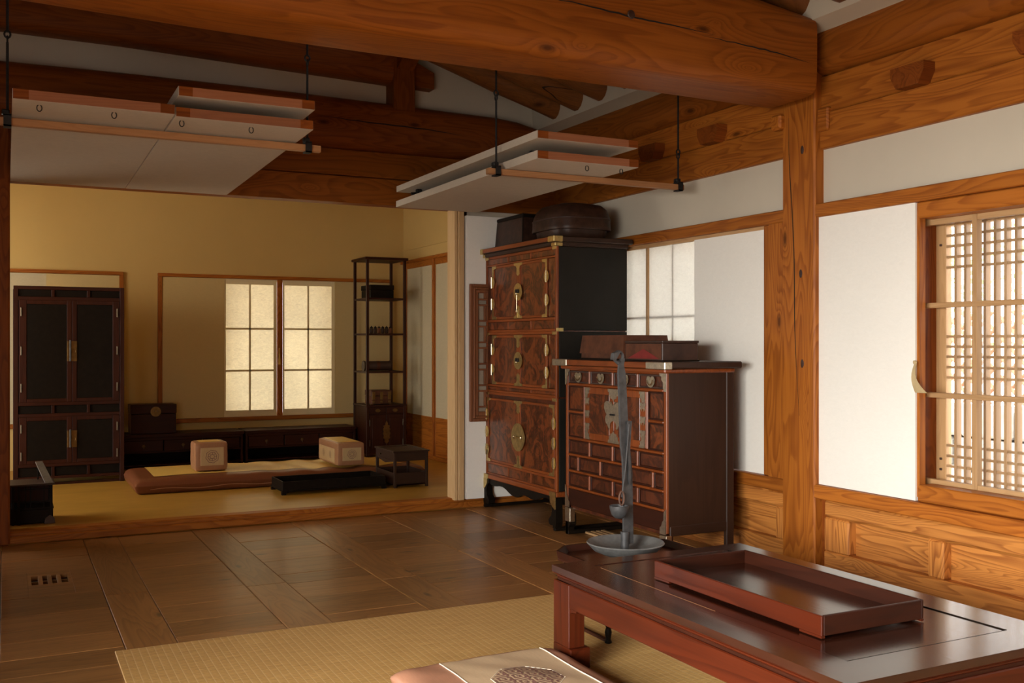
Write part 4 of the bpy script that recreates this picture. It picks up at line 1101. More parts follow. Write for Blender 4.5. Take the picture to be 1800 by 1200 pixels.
make('hanger_rod', MB().tube([(lx - .030, ly - .02, .515), (lx - .012, ly - .018, .62), (lx + .006, ly - .016, .79)], .0028, 6), 'steel', ls, True)
bz = .435
make('bowl', MB().lathe(lx - .048, ly - .03, [(.0, bz), (.016, bz + .003), (.029, bz + .016), (.036, bz + .038), (.037, bz + .050), (.034, bz + .050), (.030, bz + .034), (.018, bz + .014), (.0, bz + .010)], 24), 'steel', ls, True)
make('bowl_handle', MB().tube([(lx - .033 + .011 * cos(a), ly - .024, bz + .075 + .026 * sin(a)) for a in [2 * pi * k / 12 for k in range(13)]], .0035, 6, False), 'rust', ls, True)

# ---- large low table
tx0, tx1, ty0, ty1, tz = 1.67, 2.485, 1.645, 2.995, .34
tb = thing('low_table', 'large low red-lacquered wooden table with framed top and block feet', 'table', ((tx0 + tx1) / 2, (ty0 + ty1) / 2, 0))
fw = .122
make('top_panel', bx(tx0 + fw + .002, tx1 - fw - .0, ty0 + fw + .002, ty1 - fw + .045, tz - .022, tz - .0025, .0015), 'tabletop', tb)
# frame boards: a narrow gap to the panel on the left, mitred short ends
make('top_frame', MB().prism([(tx0, ty0), (tx0 + fw, ty0 + fw), (tx0 + fw, ty1 - .075), (tx0, ty1)], 'z', tz - .022, tz), 'tabletop', tb)
make('top_frame', MB().prism([(tx1, ty0), (tx1, ty1), (tx1 - fw + .002, ty1 - .075), (tx1 - fw + .002, ty0 + fw)], 'z', tz - .022, tz - .0004), 'tabletop', tb)
make('top_frame', MB().prism([(tx0, ty0), (tx1, ty0), (tx1 - fw + .002, ty0 + fw), (tx0 + fw, ty0 + fw)], 'z', tz - .022, tz - .0002), 'tabletop', tb)
make('top_frame', MB().prism([(tx0, ty1), (tx0 + fw, ty1 - .075), (tx1 - fw, ty1 - .075), (tx1, ty1)], 'z', tz - .022, tz - .0003), 'tabletop', tb)
# pale line along part of the gap
make('worn_edge', bx(tx0 + fw - .0012, tx0 + fw + .0012, ty0 + .62, ty1 - .12, tz - .02, tz + .0004), 'railY', tb)
make('panel_seam', MB().box(tx0 + fw, tx0 + fw + .002, ty0 + fw, ty0 + .62, tz - .02, tz - .0005).box(tx0 + fw, tx1 - fw, ty0 + fw, ty0 + fw + .002, tz - .02, tz + .0001).box(tx1 - fw + .0, tx1 - fw + .002, ty0 + fw, ty1 - .08, tz - .02, tz + .0001), 'black', tb)
def ring(name, i, z0, z1, mat, c=.004, wd=.03):
    make(name, bx(tx0 + i, tx0 + i + wd, ty0 + i, ty1 - i, z0, z1, c), mat + 'Y', tb)
    make(name, bx(tx1 - i - wd, tx1 - i, ty0 + i, ty1 - i, z0, z1, c), mat + 'Y', tb)
    make(name, bx(tx0 + i + wd, tx1 - i - wd, ty0 + i, ty0 + i + wd, z0, z1, c), mat + 'X', tb)
    make(name, bx(tx0 + i + wd, tx1 - i - wd, ty1 - i - wd, ty1 - i, z0, z1, c), mat + 'X', tb)
ring('edge_molding', .002, .312, .3185, 'red', .003)
ring('edge_molding', .012, .300, .312, 'red', .004)
L0 = .004
ring('apron', L0 + .002, .212, .292, 'red', .003, .024)
ring('apron_bead', L0 + .010, .290, .301, 'dk', .002, .02)
# spandrel steps at the leg ends, legs and block feet
for sx, x in ((1, tx0 + L0), (-1, tx1 - L0)):
    for sy, y in ((1, ty0 + L0), (-1, ty1 - L0)):
        lg = make('leg', MB().box(x, x + sx * .062, y, y + sy * .105, .078, .292, .003).box(x, x + sx * .062, y, y + sy * .100, .0072, .078, .002), 'redZ', tb)
        make('foot_block', bx(x - .0008 * sx, x + sx * .078, y + sy * .055, y + sy * .118, .0072, .078, .004), 'redY', lg)
        m = MB().prism([(y + sy * .105, .213), (y + sy * .150, .213), (y + sy * .145, .207), (y + sy * .12, .203), (y + sy * .105, .196)], 'x', x + sx * .004, x + sx * .024)
        make('spandrel', m, 'redY', lg)

# ---- tray on the table
tyx0, tyx1, tyy0, tyy1 = 1.866, 2.238, 1.928, 2.668
tz0 = .3405
tt = thing('serving_tray', 'large rectangular reddish lacquered tray lying on the low table', 'tray', ((tyx0 + tyx1) / 2, (tyy0 + tyy1) / 2, tz0))
make('tray_base', bx(tyx0 + .004, tyx1 - .004, tyy0 + .004, tyy1 - .004, tz0 + .008, tz0 + .016), 'tabletop', tt)
for (a, b_, c, d_, mt) in ((tyx0, tyx0 + .009, tyy0, tyy1, 'redY'), (tyx1 - .009, tyx1, tyy0, tyy1, 'dkY'), (tyx0 + .009, tyx1 - .009, tyy0, tyy0 + .009, 'dkX'), (tyx0 + .009, tyx1 - .009, tyy1 - .009, tyy1, 'dkX')):
    make('tray_wall', bx(a, b_, c, d_, tz0 + .005, tz0 + .058, .002), mt, tt)
for x in (tyx0, tyx1 - .012):
    for y in (tyy0, tyy1 - .08):
        make('tray_foot', bx(x, x + .012, y, y + .08, tz0, tz0 + .006), 'redY', tt)

# ---- cushions
def fbm(x, y, z, s_): return mnoise.noise(Vector((x * s_, y * s_, z)))
def cushion_top(x0, x1, y0, y1, z0, h, edge=.07, wr=.004, seed=1, p=2.6):
    def f(x, y):
        u = (x - x0) / (x1 - x0); v = (y - y0) / (y1 - y0)
        dx = min(u, 1 - u) * (x1 - x0); dy = min(v, 1 - v) * (y1 - y0)
        ex = 1 - (max(0, 1 - dx / edge)) ** p; ey = 1 - (max(0, 1 - dy / edge)) ** p
        k = max(0.0, ex) ** .5 * max(0.0, ey) ** .5
        crown = .85 + .15 * sin(pi * u) * sin(pi * v)
        wv = wr * fbm(x * 1.0 + y * .7, y * .35, seed, 9) * min(1, k * 1.2)
        return z0 + .5 * h + .5 * h * k * crown + wv
    return f
def cushion(parent, name, mat, x0, x1, y0, y1, z0, h, top, nx=60, ny=40, seam=None):
    def under(u, v):
        x = x0 + (x1 - x0) * u; y = y0 + (y1 - y0) * v
        dx = min(u, 1 - u) * (x1 - x0); dy = min(v, 1 - v) * (y1 - y0)
        ed = .05; k = (1 - max(0, 1 - dx / ed) ** 2.6) ** .5 * (1 - max(0, 1 - dy / ed) ** 2.6) ** .5
        return (x, y, z0 + .5 * h - .5 * h * k)
    m = MB()
    def ease(t): return .5 - .5 * cos(pi * (.5 - .5 * cos(pi * t)))
    m.grid(nx, ny, lambda u, v: (x0 + (x1 - x0) * (.35 * u + .65 * ease(u)), y0 + (y1 - y0) * (.35 * v + .65 * ease(v)), top(x0 + (x1 - x0) * (.35 * u + .65 * ease(u)), y0 + (y1 - y0) * (.35 * v + .65 * ease(v)))))
    m.grid(nx, ny, lambda u, v: under((.35 * u + .65 * ease(u)), (.35 * v + .65 * ease(v))))
    return make(name, m, mat, parent, True)
def drape(parent, name, mat, x0, x1, y0, y1, top, off, nx=50, ny=40):
    m = MB(); m.grid(nx, ny, lambda u, v: (x0 + (x1 - x0) * u, y0 + (y1 - y0) * v, top(x0 + (x1 - x0) * u, y0 + (y1 - y0) * v) + off))
    return make(name, m, mat, parent, True, fixn=False)

cu = thing('floor_cushion', 'brown and beige silk floor cushion with octagonal embroidery beside the table leg', 'cushion', (1.37, 2.65, .007))
ctop = cushion_top(1.075, 1.662, 2.36, 2.975, .007, .082, .075, .005, 3)
cushion(cu, 'cushion_body', 'silksalmon', 1.075, 1.662, 2.36, 2.975, .007, .082, ctop)
drape(cu, 'center_panel', 'silkbeige', 1.225, 1.585, 2.44, 2.925, ctop, .0012)
def piping(par, pts, top, r=.0022, mat='cord'):
    path = []
    for (xa, ya_), (xb_, yb_) in zip(pts, pts[1:]):
        for k in range(14):
            x = xa + (xb_ - xa) * k / 14; y = ya_ + (yb_ - ya_) * k / 14; path.append((x, y, top(x, y) + r * .8))
    path.append((*pts[-1], top(*pts[-1]) + r * .8))
    return make('piping', MB().tube(path, r, 6), mat, par, True)
piping(cu, [(1.585, 2.925), (1.585, 2.44)], ctop); piping(cu, [(1.225, 2.925), (1.225, 2.44)], ctop, .0018)
FRET = ['########', '#......#', '#.####.#', '#.#..#..', '#.#.##.#', '..#....#', '#.######', '#.......']
def medallion(par, cx, cy, r, cell, top, octo=True):
    m = MB(); n = int(r / cell)
    for i in range(-n, n + 1):
        for j in range(-n, n + 1):
            x, y = cx + i * cell, cy + j * cell
            d = max(abs(i), abs(j), (abs(i) + abs(j)) / 1.38) * cell
            if d > r: continue
            on = FRET[j % 8][i % 8] == '#'
            if on and ((i // 8 + j // 8) % 2 == 0 or True):
                h = cell * .5
                c4 = [(x - h, y - h), (x + h, y - h), (x + h, y + h), (x - h, y + h)]
                m.add([(a, b_, top(a, b_) + .0026) for a, b_ in c4], [(0, 1, 2, 3)])
    make('embroidery', m, 'thread', par, fixn=False)
    R = r * 1.13; pts = [(cx + R * cos(pi / 8 + k * pi / 4), cy + R * sin(pi / 8 + k * pi / 4)) for k in range(9)]
    piping(par, pts, top, .0013)
medallion(cu, 1.405, 2.665, .10, .0062, ctop)

# ================================================================== INNER ROOM
# ---- wardrobe
wd = thing('wardrobe', 'tall dark wardrobe with black panelled doors against the yellow wall', 'wardrobe', (.425, 8.35, FB))
YF = 8.1; wx0, wx1 = .05, .803
def wX(c): return wx0 + (c - 48) / 630 * (wx1 - wx0)
def wZ(c): return 1.515 - (c - 38) / 1132 * 1.465
make('carcass', bx(wx0 + .004, wx1 - .004, YF + .02, 8.60, wZ(1130), 1.512), 'dkZ', wd)
def wbx(a, b_, c, d_, y0, y1, mat, name, par=None, ch=.002): return make(name, bx(wX(a), wX(b_), YF + y0, YF + y1, wZ(d_), wZ(c), ch), mat, par or wd)
wbx(48, 74, 38, 1170, 0, .05, 'dkZ', 'corner_post'); wbx(652, 678, 38, 1170, 0, .05, 'dkZ', 'corner_post')
make('corner_post', bx(wx0, wX(74), 8.55, 8.602, FB, 1.51), 'dkZ', wd); make('corner_post', bx(wX(652), wx1, 8.55, 8.602, FB, 1.51), 'dkZ', wd)
for c, d_ in ((38, 58), (98, 118), (697, 716), (762, 780), (1046, 1064), (1118, 1134)):
    wbx(74, 652, c, d_, .001, .03, 'dkX', 'rail')
for c, d_ in ((58, 98), (716, 762), (1064, 1118)):
    for a, b_ in ((74, 258), (276, 460), (478, 652)):
        wbx(a, b_, c, d_, .012, .03, 'black', 'small_panel')
    for a in (258, 460): wbx(a, a + 18, c, d_, .002, .03, 'dkZ', 'divider')
for c, d_ in ((118, 697), (780, 1046)):
    for k, (a, b_) in enumerate(((78, 374), (376, 650))):
        d = wbx(a, b_, c, d_, .006, .024, 'dkZ', 'door')
        pa, pb = (120, 345) if k == 0 else (402, 610)
        wbx(pa, pb, c + 22, d_ - 20, .003, .010, 'black', 'door_panel', d)
        m = MB(); m.box(wX(a), wX(pa), YF, YF + .01, wZ(d_), wZ(c), .002); m.box(wX(pb), wX(b_), YF, YF + .01, wZ(d_), wZ(c), .002)
        m.box(wX(pa), wX(pb), YF, YF + .01, wZ(c + 22), wZ(c), .002); m.box(wX(pa), wX(pb), YF, YF + .01, wZ(d_), wZ(d_ - 20), .002)
        make('door_frame', m, 'dkZ', d)
        hx = wX(90) if k == 0 else wX(636)
        for z in ((185, 405, 615) if c < 200 else (845, 1000)):
            make('hinge', MB().tube([(hx, YF - .004, wZ(z + 24)), (hx, YF - .004, wZ(z - 24))], .0042, 6), 'dimpin', d, True)
    zc_ = (350, 465) if c < 200 else (862, 958)
    lp = make('lock_plate', bx(wX(346), wX(402), YF - .004, YF, wZ(zc_[1]), wZ(zc_[0]), .001), 'dimbrass', wd)
    make('lock', MB().tube([(wX(364), YF - .014, wZ(zc_[1])), (wX(364), YF - .014, wZ(zc_[0] - 6))], .007, 8), 'steel', lp, True)
    make('lock_ring', MB().tube([(wX(384) + .013 * cos(a), YF - .008, wZ(sum(zc_) / 2) + .016 * sin(a)) for a in [2 * pi * k / 10 for k in range(11)]], .0025, 6, False), 'dimbrass', lp, True)
make('foot_rail', bx(wx0 + .02, wx1 - .02, YF + .02, YF + .05, FB, FB + .018), 'dkX', wd)

# ---- low cabinets
def lowcab(x0, x1, label, first=None):
    lc = thing('low_cabinet', label, 'cabinet', ((x0 + x1) / 2, 8.95, FB), 'low drawer cabinets under the window')
    y0, y1, zt = 8.80, 9.11, .335
    make('top_board', bx(x0 - .0, x1 + .0, y0 - .012, y1, zt - .028, zt, .004), 'dkX', lc)
    make('side_board', bx(x0 + .006, x0 + .026, y0, y1, FB, zt - .028, .002), 'dkZ', lc)
    make('side_board', bx(x1 - .026, x1 - .006, y0, y1, FB, zt - .028, .002), 'dkZ', lc)
    make('back_board', bx(x0 + .02, x1 - .02, y1 - .012, y1, FB, zt - .03), 'black', lc)
    make('shelf_board', bx(x0 + .026, x1 - .026, y0 + .004, y1 - .01, .178, .190), 'dkX', lc)
    make('bottom_board', bx(x0 + .026, x1 - .026, y0 + .004, y1 - .01, FB + .02, FB + .032), 'dkX', lc)
    make('rail', bx(x0 + .026, x1 - .026, y0 - .002, y0 + .02, .284, .308, .003), 'dkX', lc)
    n = 3
    for k in range(n):
        a = x0 + .03 + (x1 - x0 - .06) * k / n; b_ = x0 + .03 + (x1 - x0 - .06) * (k + 1) / n
        d = make('drawer', bx(a + .004, b_ - .004, y0 + .002, y0 + .25, .192, .283, .003), 'dkX', lc)
        c = ((a + b_) / 2, (.192 + .283) / 2)
        st_ = []
        for q in range(12):
            r = .015 if q % 2 == 0 else .010
            st_.append((c[0] + r * cos(q * pi / 6), c[1] + r * sin(q * pi / 6)))
        kn = make('knob_plate', MB().prism(st_, 'y', y0 - .001, y0 + .003), 'dimbrass', d)
        make('knob', MB().tube([(c[0], y0 - .014, c[1]), (c[0], y0 + .001, c[1])], [.006, .004], 8).tube([(c[0], y0 - .010, c[1] - .004), (c[0], y0 - .010, c[1] - .024)], .0028, 6), 'dimpin', d, True)
lowcab(.835, 1.845, 'low dark three-drawer cabinet beside the wardrobe, carrying the small chest')
lowcab(1.855, 2.862, 'low dark three-drawer cabinet reaching to the open shelf')
o = thing('money_box', 'small dark square chest with round brass lock plate on the low cabinet', 'box', (1.11, 8.95, .335))
make('box_body', bx(.930, 1.290, 8.85, 9.06, .336, .500, .003), 'dkX', o)
make('box_lid', bx(.926, 1.294, 8.846, 9.062, .503, .580, .004), 'dkX', o)
lp = make('lock_plate', MB().prism([(1.125 + .042 * cos(2 * pi * k / 20), .52 + .042 * sin(2 * pi * k / 20)) for k in range(20)], 'y', 8.842, 8.847), 'dimbrass', o)
for s_ in (-1, 1): make('lock_boss', MB().tube([(1.125 + s_ * .013, 8.834, .525), (1.125 + s_ * .013, 8.843, .525)], .005, 8), 'dimpin', lp, True)

# ---- open shelf
os_ = thing('open_shelf', 'tall narrow dark open shelf with small cupboard base in the corner', 'shelf', (3.065, 8.74, FB))
ox0, ox1, oy0, oy1 = 2.875, 3.252, 8.55, 8.93
for x in (ox0, ox1 - .024):
    for y in (oy0, oy1 - .024):
        make('post', bx(x, x + .024, y, y + .024, FB, 1.845, .002), 'dkZ', os_)
make('top_board', bx(ox0 - .015, ox1 + .015, oy0 - .015, oy1 + .015, 1.845, 1.868, .003), 'dkX', os_)
for z in (1.503, 1.183, .842):
    make('shelf_board', bx(ox0 + .002, ox1 - .002, oy0 + .002, oy1 - .002, z - .016, z, .002), 'dkX', os_)
make('cupboard_body', bx(ox0 + .008, ox1 - .008, oy0 + .014, oy1 - .008, FB + .05, .530), 'dkZ', os_)
make('shelf_board', bx(ox0 - .004, ox1 + .004, oy0 - .004, oy1, .525, .540, .002), 'dkX', os_)
for k in range(2):
    a = ox0 + .026 + k * .164; b_ = a + .160
    d = make('drawer', bx(a, b_, oy0 + .002, oy0 + .02, .462, .520, .002), 'dkX', os_)
    c = (a + b_) / 2
    make('handle_plate', MB().prism([(c + .024 * cos(2 * pi * q / 14), .490 + .015 * sin(2 * pi * q / 14)) for q in range(14)], 'y', oy0 - .001, oy0 + .003), 'dimbrass', d)
    make('bail_handle', MB().tube([(c + .020 * cos(q), oy0 - .006, .492 - .016 * sin(q)) for q in [pi * t / 8 for t in range(9)]], .0025, 6), 'dimbrass', d, True)
    d = make('door', bx(a, b_, oy0 + .004, oy0 + .02, .125, .452, .002), 'dkZ', os_)
    make('door_panel', bx(a + .028, b_ - .028, oy0 + .001, oy0 + .006, .155, .425, .002), 'dkZ', d)
    hx = a + .005 if k == 0 else b_ - .005
    for z in (.38, .20): make('hinge', MB().tube([(hx, oy0 - .002, z - .028), (hx, oy0 - .002, z + .028)], .004, 6), 'dimpin', d, True)
c = (ox0 + ox1) / 2
pz = .29
PET = [(0, .105), (.012, .085), (.010, .07), (.030, .062), (.024, .045), (.036, .03), (.026, .012), (.036, -.005), (.028, -.03), (.034, -.05), (.018, -.06), (.020, -.08), (0, -.10)]
make('ornate_lock_plate', MB().prism([(c + a, pz + b_) for a, b_ in PET] + [(c - a, pz + b_) for a, b_ in PET[::-1][1:-1]], 'y', oy0 - .003, oy0 + .002), 'dimbrass', os_)
make('apron', MB().prism([(ox0 + .02, .125), (ox1 - .02, .125), (ox1 - .03, .085), (ox1 - .10, .105), (ox0 + .10, .105), (ox0 + .03, .085)], 'y', oy0 + .004, oy0 + .016), 'dkX', os_)
make('side_lattice', bx(ox1 - .012, ox1 - .004, oy0 + .024, oy1 - .024, .06, .10), 'dkY', os_)
# things on the shelf
o = thing('letter_box', 'plain black box on the upper shelf board', 'box', (3.06, 8.74, 1.503))
make('box_body', bx(2.93, 3.15, 8.60, 8.86, 1.5035, 1.575, .003), 'black', o); make('box_lid', bx(2.926, 3.154, 8.596, 8.864, 1.577, 1.622, .004), 'black', o)
for k in range(7):
    x = 2.915 + k * .036
    o = thing('small_jar', ['first small jar from the left on the middle shelf board, reddish brown', 'second small dark jar from the left on the middle shelf board', 'third small dark jar from the left on the middle shelf board', 'fourth jar from the left on the middle shelf board, reddish brown', 'third small dark jar from the wall on the middle shelf board', 'second small dark jar from the wall on the middle shelf board', 'small reddish brown jar nearest the wall on the middle shelf board'][k], 'jar', (x, 8.64, 1.183), 'small dark jars on the middle shelf board')
    make('jar_body', MB().lathe(x, 8.64, [(.012, 1.184), (.016, 1.19), (.017, 1.225), (.013, 1.232)], 12), 'basket' if k % 3 else 'silkbrown', o, True)
    make('jar_lid', MB().lathe(x, 8.64, [(.014, 1.232), (.014, 1.240), (.004, 1.246), (.003, 1.252)], 12), 'black', o, True)
o = thing('wooden_pillow', 'dark rolled pillow with disc ends on the lower open shelf board', 'pillow', (3.02, 8.66, .842))
make('roll_body', MB().tube([(2.875 + .235 * t + .015, 8.66, .890) for t in (0, .05, .95, 1)] + [(3.14, 8.66, .890)], [.040, .042, .042, .042, .040], 20), 'darkleather', o, True)
for x in (2.885, 3.135): make('end_disc', MB().tube([(x - .005, 8.66, .890), (x + .005, 8.66, .890)], .0475, 20), 'basket', o, True)
make('center_plate', MB().tube([(3.0, 8.66, .890), (3.03, 8.66, .890)], .0432, 20), 'leather', o, True)
o = thing('inlaid_casket', 'small casket with brass mounts on top of the shelf cupboard', 'casket', (3.02, 8.7, .54))
make('casket_body', bx(2.945, 3.135, 8.62, 8.80, .545, .615, .003), 'leather', o); make('casket_lid', bx(2.942, 3.138, 8.617, 8.803, .617, .668, .005), 'leather', o)
for x in (2.965, 3.04, 3.115):
    make('brass_mount', bx(x - .014, x + .014, 8.6145, 8.619, .585, .655, .001), 'dimbrass', o); make('brass_mount', bx(x - .011, x + .011, 8.617, 8.621, .555, .575, .001), 'dimbrass', o)
for x in (2.955, 3.125):
    make('foot', bx(x - .015, x + .015, 8.62, 8.65, .5402, .546), 'dimbrass', o); make('foot', bx(x - .015, x + .015, 8.77, 8.80, .5402, .546), 'dimbrass', o)

# ---- long mattress
mx0, mx1, my0, my1 = .79, 2.93, 7.28, 8.02
mt_ = thing('sitting_mattress', 'long russet silk floor mattress with gold centre panel', 'mattress', (1.86, 7.65, FB))
base = cushion_top(mx0, mx1, my0, my1, FB, .118, .07, .0, 5)
def mtop(x, y):
    s_ = max(0, min(1, (x - 1.3) / 1.0)); q = x * 24 + y * 5 + 1.5 * mnoise.noise(Vector((x * 3, y * 2, 2)))
    e = min(1, max(0, min(y - my0, my1 - y, x - mx0, mx1 - x)) / .05)
    return base(x, y) + e * (.0065 * s_ * sin(q) + .004 * mnoise.noise(Vector((x * 4, y * 3, 7)))) - .012 * s_
cushion(mt_, 'mattress_body', 'silkbrown', mx0, mx1, my0, my1, FB, .118, mtop, 180, 36)
drape(mt_, 'gold_panel', 'silkgold', .93, 2.80, 7.40, 7.96, mtop, .0018, 190, 30)
pth = [(mx0 + .10 + k * (mx1 - mx0 - .2) / 40, my0 - .003, FB + .035 + .006 * sin(k * .7)) for k in range(41)]
make('piping', MB().tube(pth, .0025, 6), 'silkpink', mt_, True)

def softbox(par, name, mat, x0, x1, y0, y1, z0, z1, r=.02, n=10):
    m = MB(); cx, cy, cz = (x0 + x1) / 2, (y0 + y1) / 2, (z0 + z1) / 2; hx, hy, hz = (x1 - x0) / 2, (y1 - y0) / 2, (z1 - z0) / 2
    def mp(p):
        q = Vector(p); inner = Vector((max(-1 + r / hx, min(1 - r / hx, q.x)), max(-1 + r / hy, min(1 - r / hy, q.y)), max(-1 + r / hz, min(1 - r / hz, q.z))))
        d = Vector(((q.x - inner.x) * hx, (q.y - inner.y) * hy, (q.z - inner.z) * hz))
        if d.length > 1e-9: d = d.normalized() * r
        b_ = 1 + .018 * (1 - abs(q.x)) * 0
        o_ = Vector((cx + inner.x * hx + d.x, cy + inner.y * hy + d.y, cz + inner.z * hz + d.z))
        return o_ + Vector((.003 * mnoise.noise(o_ * 14), .003 * mnoise.noise(o_ * 14 + Vector((5, 5, 5))), .0015 * mnoise.noise(o_ * 14 + Vector((9, 1, 5)))))
    def cubic(t): t = 2 * t - 1; return t
    for ax in range(3):
        for sg in (-1, 1):
            def fn(u, v, ax=ax, sg=sg):
                a, b_ = cubic(u), cubic(v); l = [a, b_]; l.insert(ax, sg); return mp(l)
            m.grid(n, n, fn)
    o = make(name, m, mat, par, True); return o
def armrest(label, x0, x1, y0, y1, z0, z1, mat):
    o = thing('armrest_block', label, 'armrest', ((x0 + x1) / 2, (y0 + y1) / 2, z0))
    softbox(o, 'block_body', mat, x0, x1, y0, y1, z0, z1)
    ix = (x1 - x0) * .22; xc, zc2 = (x0 + x1) / 2 + .005, (z0 + z1) / 2
    pw = (x1 - x0) / 2 - .035; ph_ = (z1 - z0) / 2 - .04
    make('front_field', bx(xc - pw, xc + pw, y0 - .0035, y0 + .002, zc2 - ph_, zc2 + ph_, .001), 'silkcream', o)
    R = min(pw, ph_) * .72
    def rosette(cx, cz, R, plane):
        m = MB()
        def rg(r0, r1, n=22, wob=0):
            for k in range(n):
                a0, a1 = 2 * pi * k / n, 2 * pi * (k + 1) / n
                w0 = 1 + wob * sin(a0 * 8); w1 = 1 + wob * sin(a1 * 8)
                q = [(cx + r0 * w0 * cos(a0), cz + r0 * w0 * sin(a0)), (cx + r1 * w0 * cos(a0), cz + r1 * w0 * sin(a0)), (cx + r1 * w1 * cos(a1), cz + r1 * w1 * sin(a1)), (cx + r0 * w1 * cos(a1), cz + r0 * w1 * sin(a1))]
                m.add([(a, y0 - .0042, b_) if plane == 'y' else (x0 - .0042, a, b_) for a, b_ in q], [(0, 1, 2, 3)])
        rg(R * .92, R, 32, .05); rg(R * .62, R * .70, 24, .08); rg(R * .28, R * .36)
        for k in range(8):
            a = k * pi / 4; c_, s_ = cos(a), sin(a); w_ = R * .035
            q = [(cx + R * .36 * c_ - w_ * s_, cz + R * .36 * s_ + w_ * c_), (cx + R * .62 * c_ - w_ * s_, cz + R * .62 * s_ + w_ * c_), (cx + R * .62 * c_ + w_ * s_, cz + R * .62 * s_ - w_ * c_), (cx + R * .36 * c_ + w_ * s_, cz + R * .36 * s_ - w_ * c_)]
            m.add([(a_, y0 - .0042, b_) if plane == 'y' else (x0 - .0042, a_, b_) for a_, b_ in q], [(0, 1, 2, 3)])
        make('embroidery', m, 'thread', o, fixn=False)
    rosette(xc, zc2, R, 'y')
    if y1 - y0 > .35:
        make('side_field', bx(x0 - .0035, x0 + .002, y0 + .07, y1 - .05, z0 + .02, z1 - .05, .001), 'silkcream', o)
        rosette((y0 + y1) / 2 - .09, (z0 + z1) / 2 - .012, R * .8, 'x'); rosette((y0 + y1) / 2 + .09, (z0 + z1) / 2 - .012, R * .8, 'x')
        make('top_field', bx(x0 + .03, x1 - .03, y0 + .07, y1 - .05, z1 - .003, z1 + .0025, .001), 'silkgold', o)
    else:
        make('top_field', bx(x0 + .04, x1 - .04, y0 + .05, y1 - .03, z1 - .003, z1 + .002, .001), 'silkgold', o)
armrest('cube-shaped silk armrest block on the left part of the mattress', 1.215, 1.448, 7.45, 7.66, .170, .379, 'silkpink')
armrest('long silk armrest block lying lengthwise on the right part of the mattress', 2.235, 2.452, 7.33, 7.86, .164, .341, 'silkpink')

# ---- dark long tray on feet
o = thing('low_tray_stand', 'long black low tray stand on the yellow floor in front of the mattress', 'tray stand', (2.07, 7.0, FB))
a0, a1, c0, c1 = 1.70, 2.445, 6.845, 7.165
make('tray_board', bx(a0 + .01, a1 - .01, c0 + .01, c1 - .01, FB + .032, FB + .044), 'black', o)
for q in ((a0, a1, c0, c0 + .01), (a0, a1, c1 - .01, c1), (a0, a0 + .01, c0 + .01, c1 - .01), (a1 - .01, a1, c0 + .01, c1 - .01)):
    make('tray_wall', bx(*q, FB + .030, FB + .092, .002), 'black', o)
make('tray_skirt', bx(a0 - .006, a1 + .006, c0 - .006, c1 + .006, FB + .022, FB + .034, .003), 'black', o)
for x, sx in ((a0 - .006, 1), (a1 + .006, -1)):
    for y, sy in ((c0 - .006, 1), (c1 + .006, -1)):
        make('foot', MB().prism([(x, FB), (x + sx * .03, FB), (x + sx * .03, FB + .01), (x + sx * .06, FB + .022), (x, FB + .022)], 'y', y, y + sy * .03), 'black', o)

# ---- small two-level table
o = thing('side_stand', 'small dark two-level stand with lower box shelf beside the black tray', 'stand', (2.63, 7.0, FB))
a0, a1, c0, c1, zt = 2.497, 2.762, 6.81, 7.21, .317
for x in (a0, a1 - .02):
    for y in (c0, c1 - .02): make('post', bx(x, x + .02, y, y + .02, FB, zt - .01, .002), 'sideZ', o)
make('top_frame', MB().box(a0 - .008, a1 + .008, c0 - .008, c0 + .03, zt - .012, zt, .002).box(a0 - .008, a1 + .008, c1 - .03, c1 + .008, zt - .012, zt, .002).box(a0 - .008, a0 + .03, c0 + .03, c1 - .03, zt - .012, zt, .002).box(a1 - .03, a1 + .008, c0 + .03, c1 - .03, zt - .012, zt, .002), 'sideX', o)
make('top_panel', bx(a0 + .03, a1 - .03, c0 + .03, c1 - .03, zt - .016, zt - .005), 'dkY', o)
make('drawer_box', bx(a0 + .003, a1 - .003, c0 + .003, c1 - .003, zt - .075, zt - .013, .002), 'sideX', o)
make('knob', MB().tube([(a0 - .008, 7.10, zt - .045), (a0 + .004, 7.10, zt - .045)], [.007, .005], 8), 'dimpin', o, True)
for q in ((a0 + .003, a1 - .003, c0 + .003, c0 + .011), (a0 + .003, a1 - .003, c1 - .011, c1 - .003), (a0 + .003, a0 + .011, c0 + .011, c1 - .011), (a1 - .011, a1 - .003, c0 + .011, c1 - .011)):
    make('shelf_wall', bx(*q, FB + .018, FB + .108, .001), 'sideX', o)
make('shelf_board', bx(a0 + .003, a1 - .003, c0 + .003, c1 - .003, FB + .018, FB + .026), 'dkX', o)
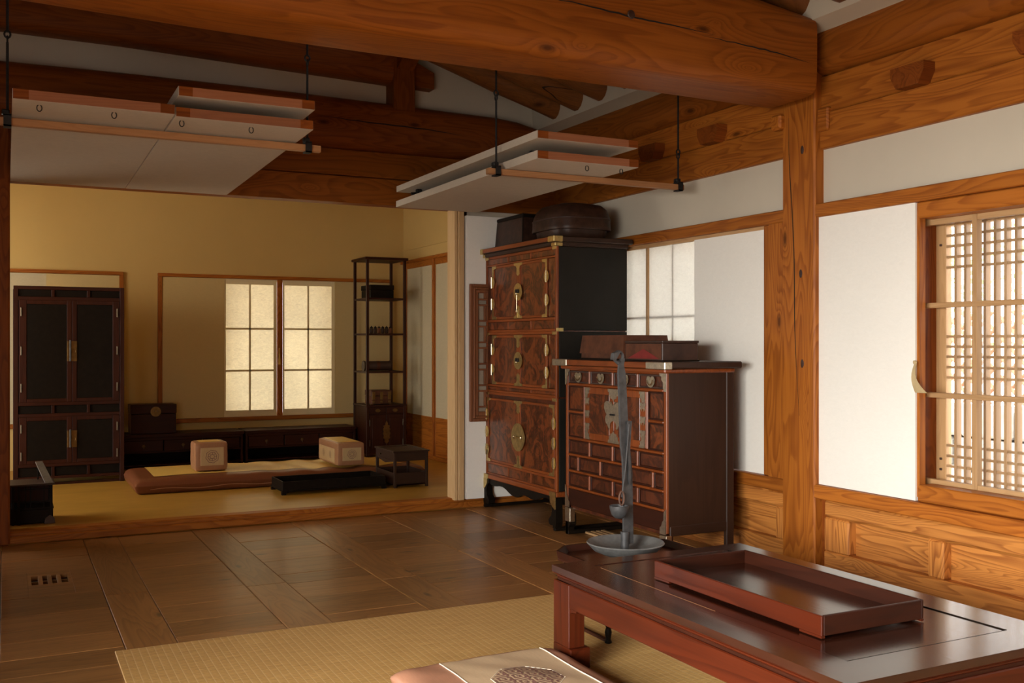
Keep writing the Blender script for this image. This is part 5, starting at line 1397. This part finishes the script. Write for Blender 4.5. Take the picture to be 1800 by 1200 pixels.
make('apron', MB().prism([(c0 + .02, zt - .075), (c1 - .02, zt - .075), (c1 - .06, zt - .083), ((c0 + c1) / 2, zt - .10), (c0 + .06, zt - .083)], 'x', a0 + .004, a0 + .010), 'sideY', o)

# ---- black stationery stand by the left pillar
o = thing('stationery_stand', 'black lattice-sided stationery stand with sloping rest, beside the dark pillar', 'stand', (.03, 6.5, FB))
a0, a1, c0, c1, zt = -.26, .25, 6.40, 6.66, .283
make('top_board', bx(a0, a1 + .006, c0 - .006, c1, zt - .010, zt, .002), 'sideX', o)
for x in (a0, .03, .06, a1 - .02): make('post', bx(x, x + .014, c0, c0 + .014, FB, zt - .01, .001), 'black', o)
for x in (a0, a1 - .02): make('post', bx(x, x + .02, c1 - .02, c1, FB, zt - .01, .001), 'black', o)
make('lower_box', bx(a0 + .003, a1 - .003, c0 + .004, c1 - .004, FB + .004, FB + .085, .003), 'black', o)
make('mid_board', bx(a0, a1, c0 + .004, c1, FB + .085, FB + .097, .001), 'black', o)
for z in (.175, .25): make('lattice_bar', bx(.07, a1 - .02, c0 + .002, c0 + .010, z, z + .007), 'black', o)
for x in (.10, .125, .195): make('lattice_bar', bx(x, x + .006, c0 + .002, c0 + .010, FB + .097, zt - .01), 'black', o)
make('back_board', bx(a0 + .01, a1 - .01, c1 - .012, c1 - .004, FB + .097, zt - .01), 'dkX', o)
make('foot', MB().prism([(a1 - .05, FB), (a1 + .008, FB), (a1 + .004, FB + .03), (a1 - .02, FB + .05), (a1 - .045, FB + .03)], 'y', c0 - .004, c0 + .02), 'darkleather', o)
m = MB().add([(.158, 6.60, .392), (.196, 6.60, .392), (.248, 6.42, .284), (.206, 6.42, .284), (.158, 6.62, .382), (.196, 6.62, .382), (.248, 6.44, .273), (.206, 6.44, .273)], [(0, 1, 2, 3), (4, 7, 6, 5), (0, 4, 5, 1), (1, 5, 6, 2), (2, 6, 7, 3), (3, 7, 4, 0)])
make('sloping_rest', m, 'pewter', o)
make('rest_leg', MB().tube([(.172, 6.61, .385), (.172, 6.61, .28)], .005, 6), 'black', o)
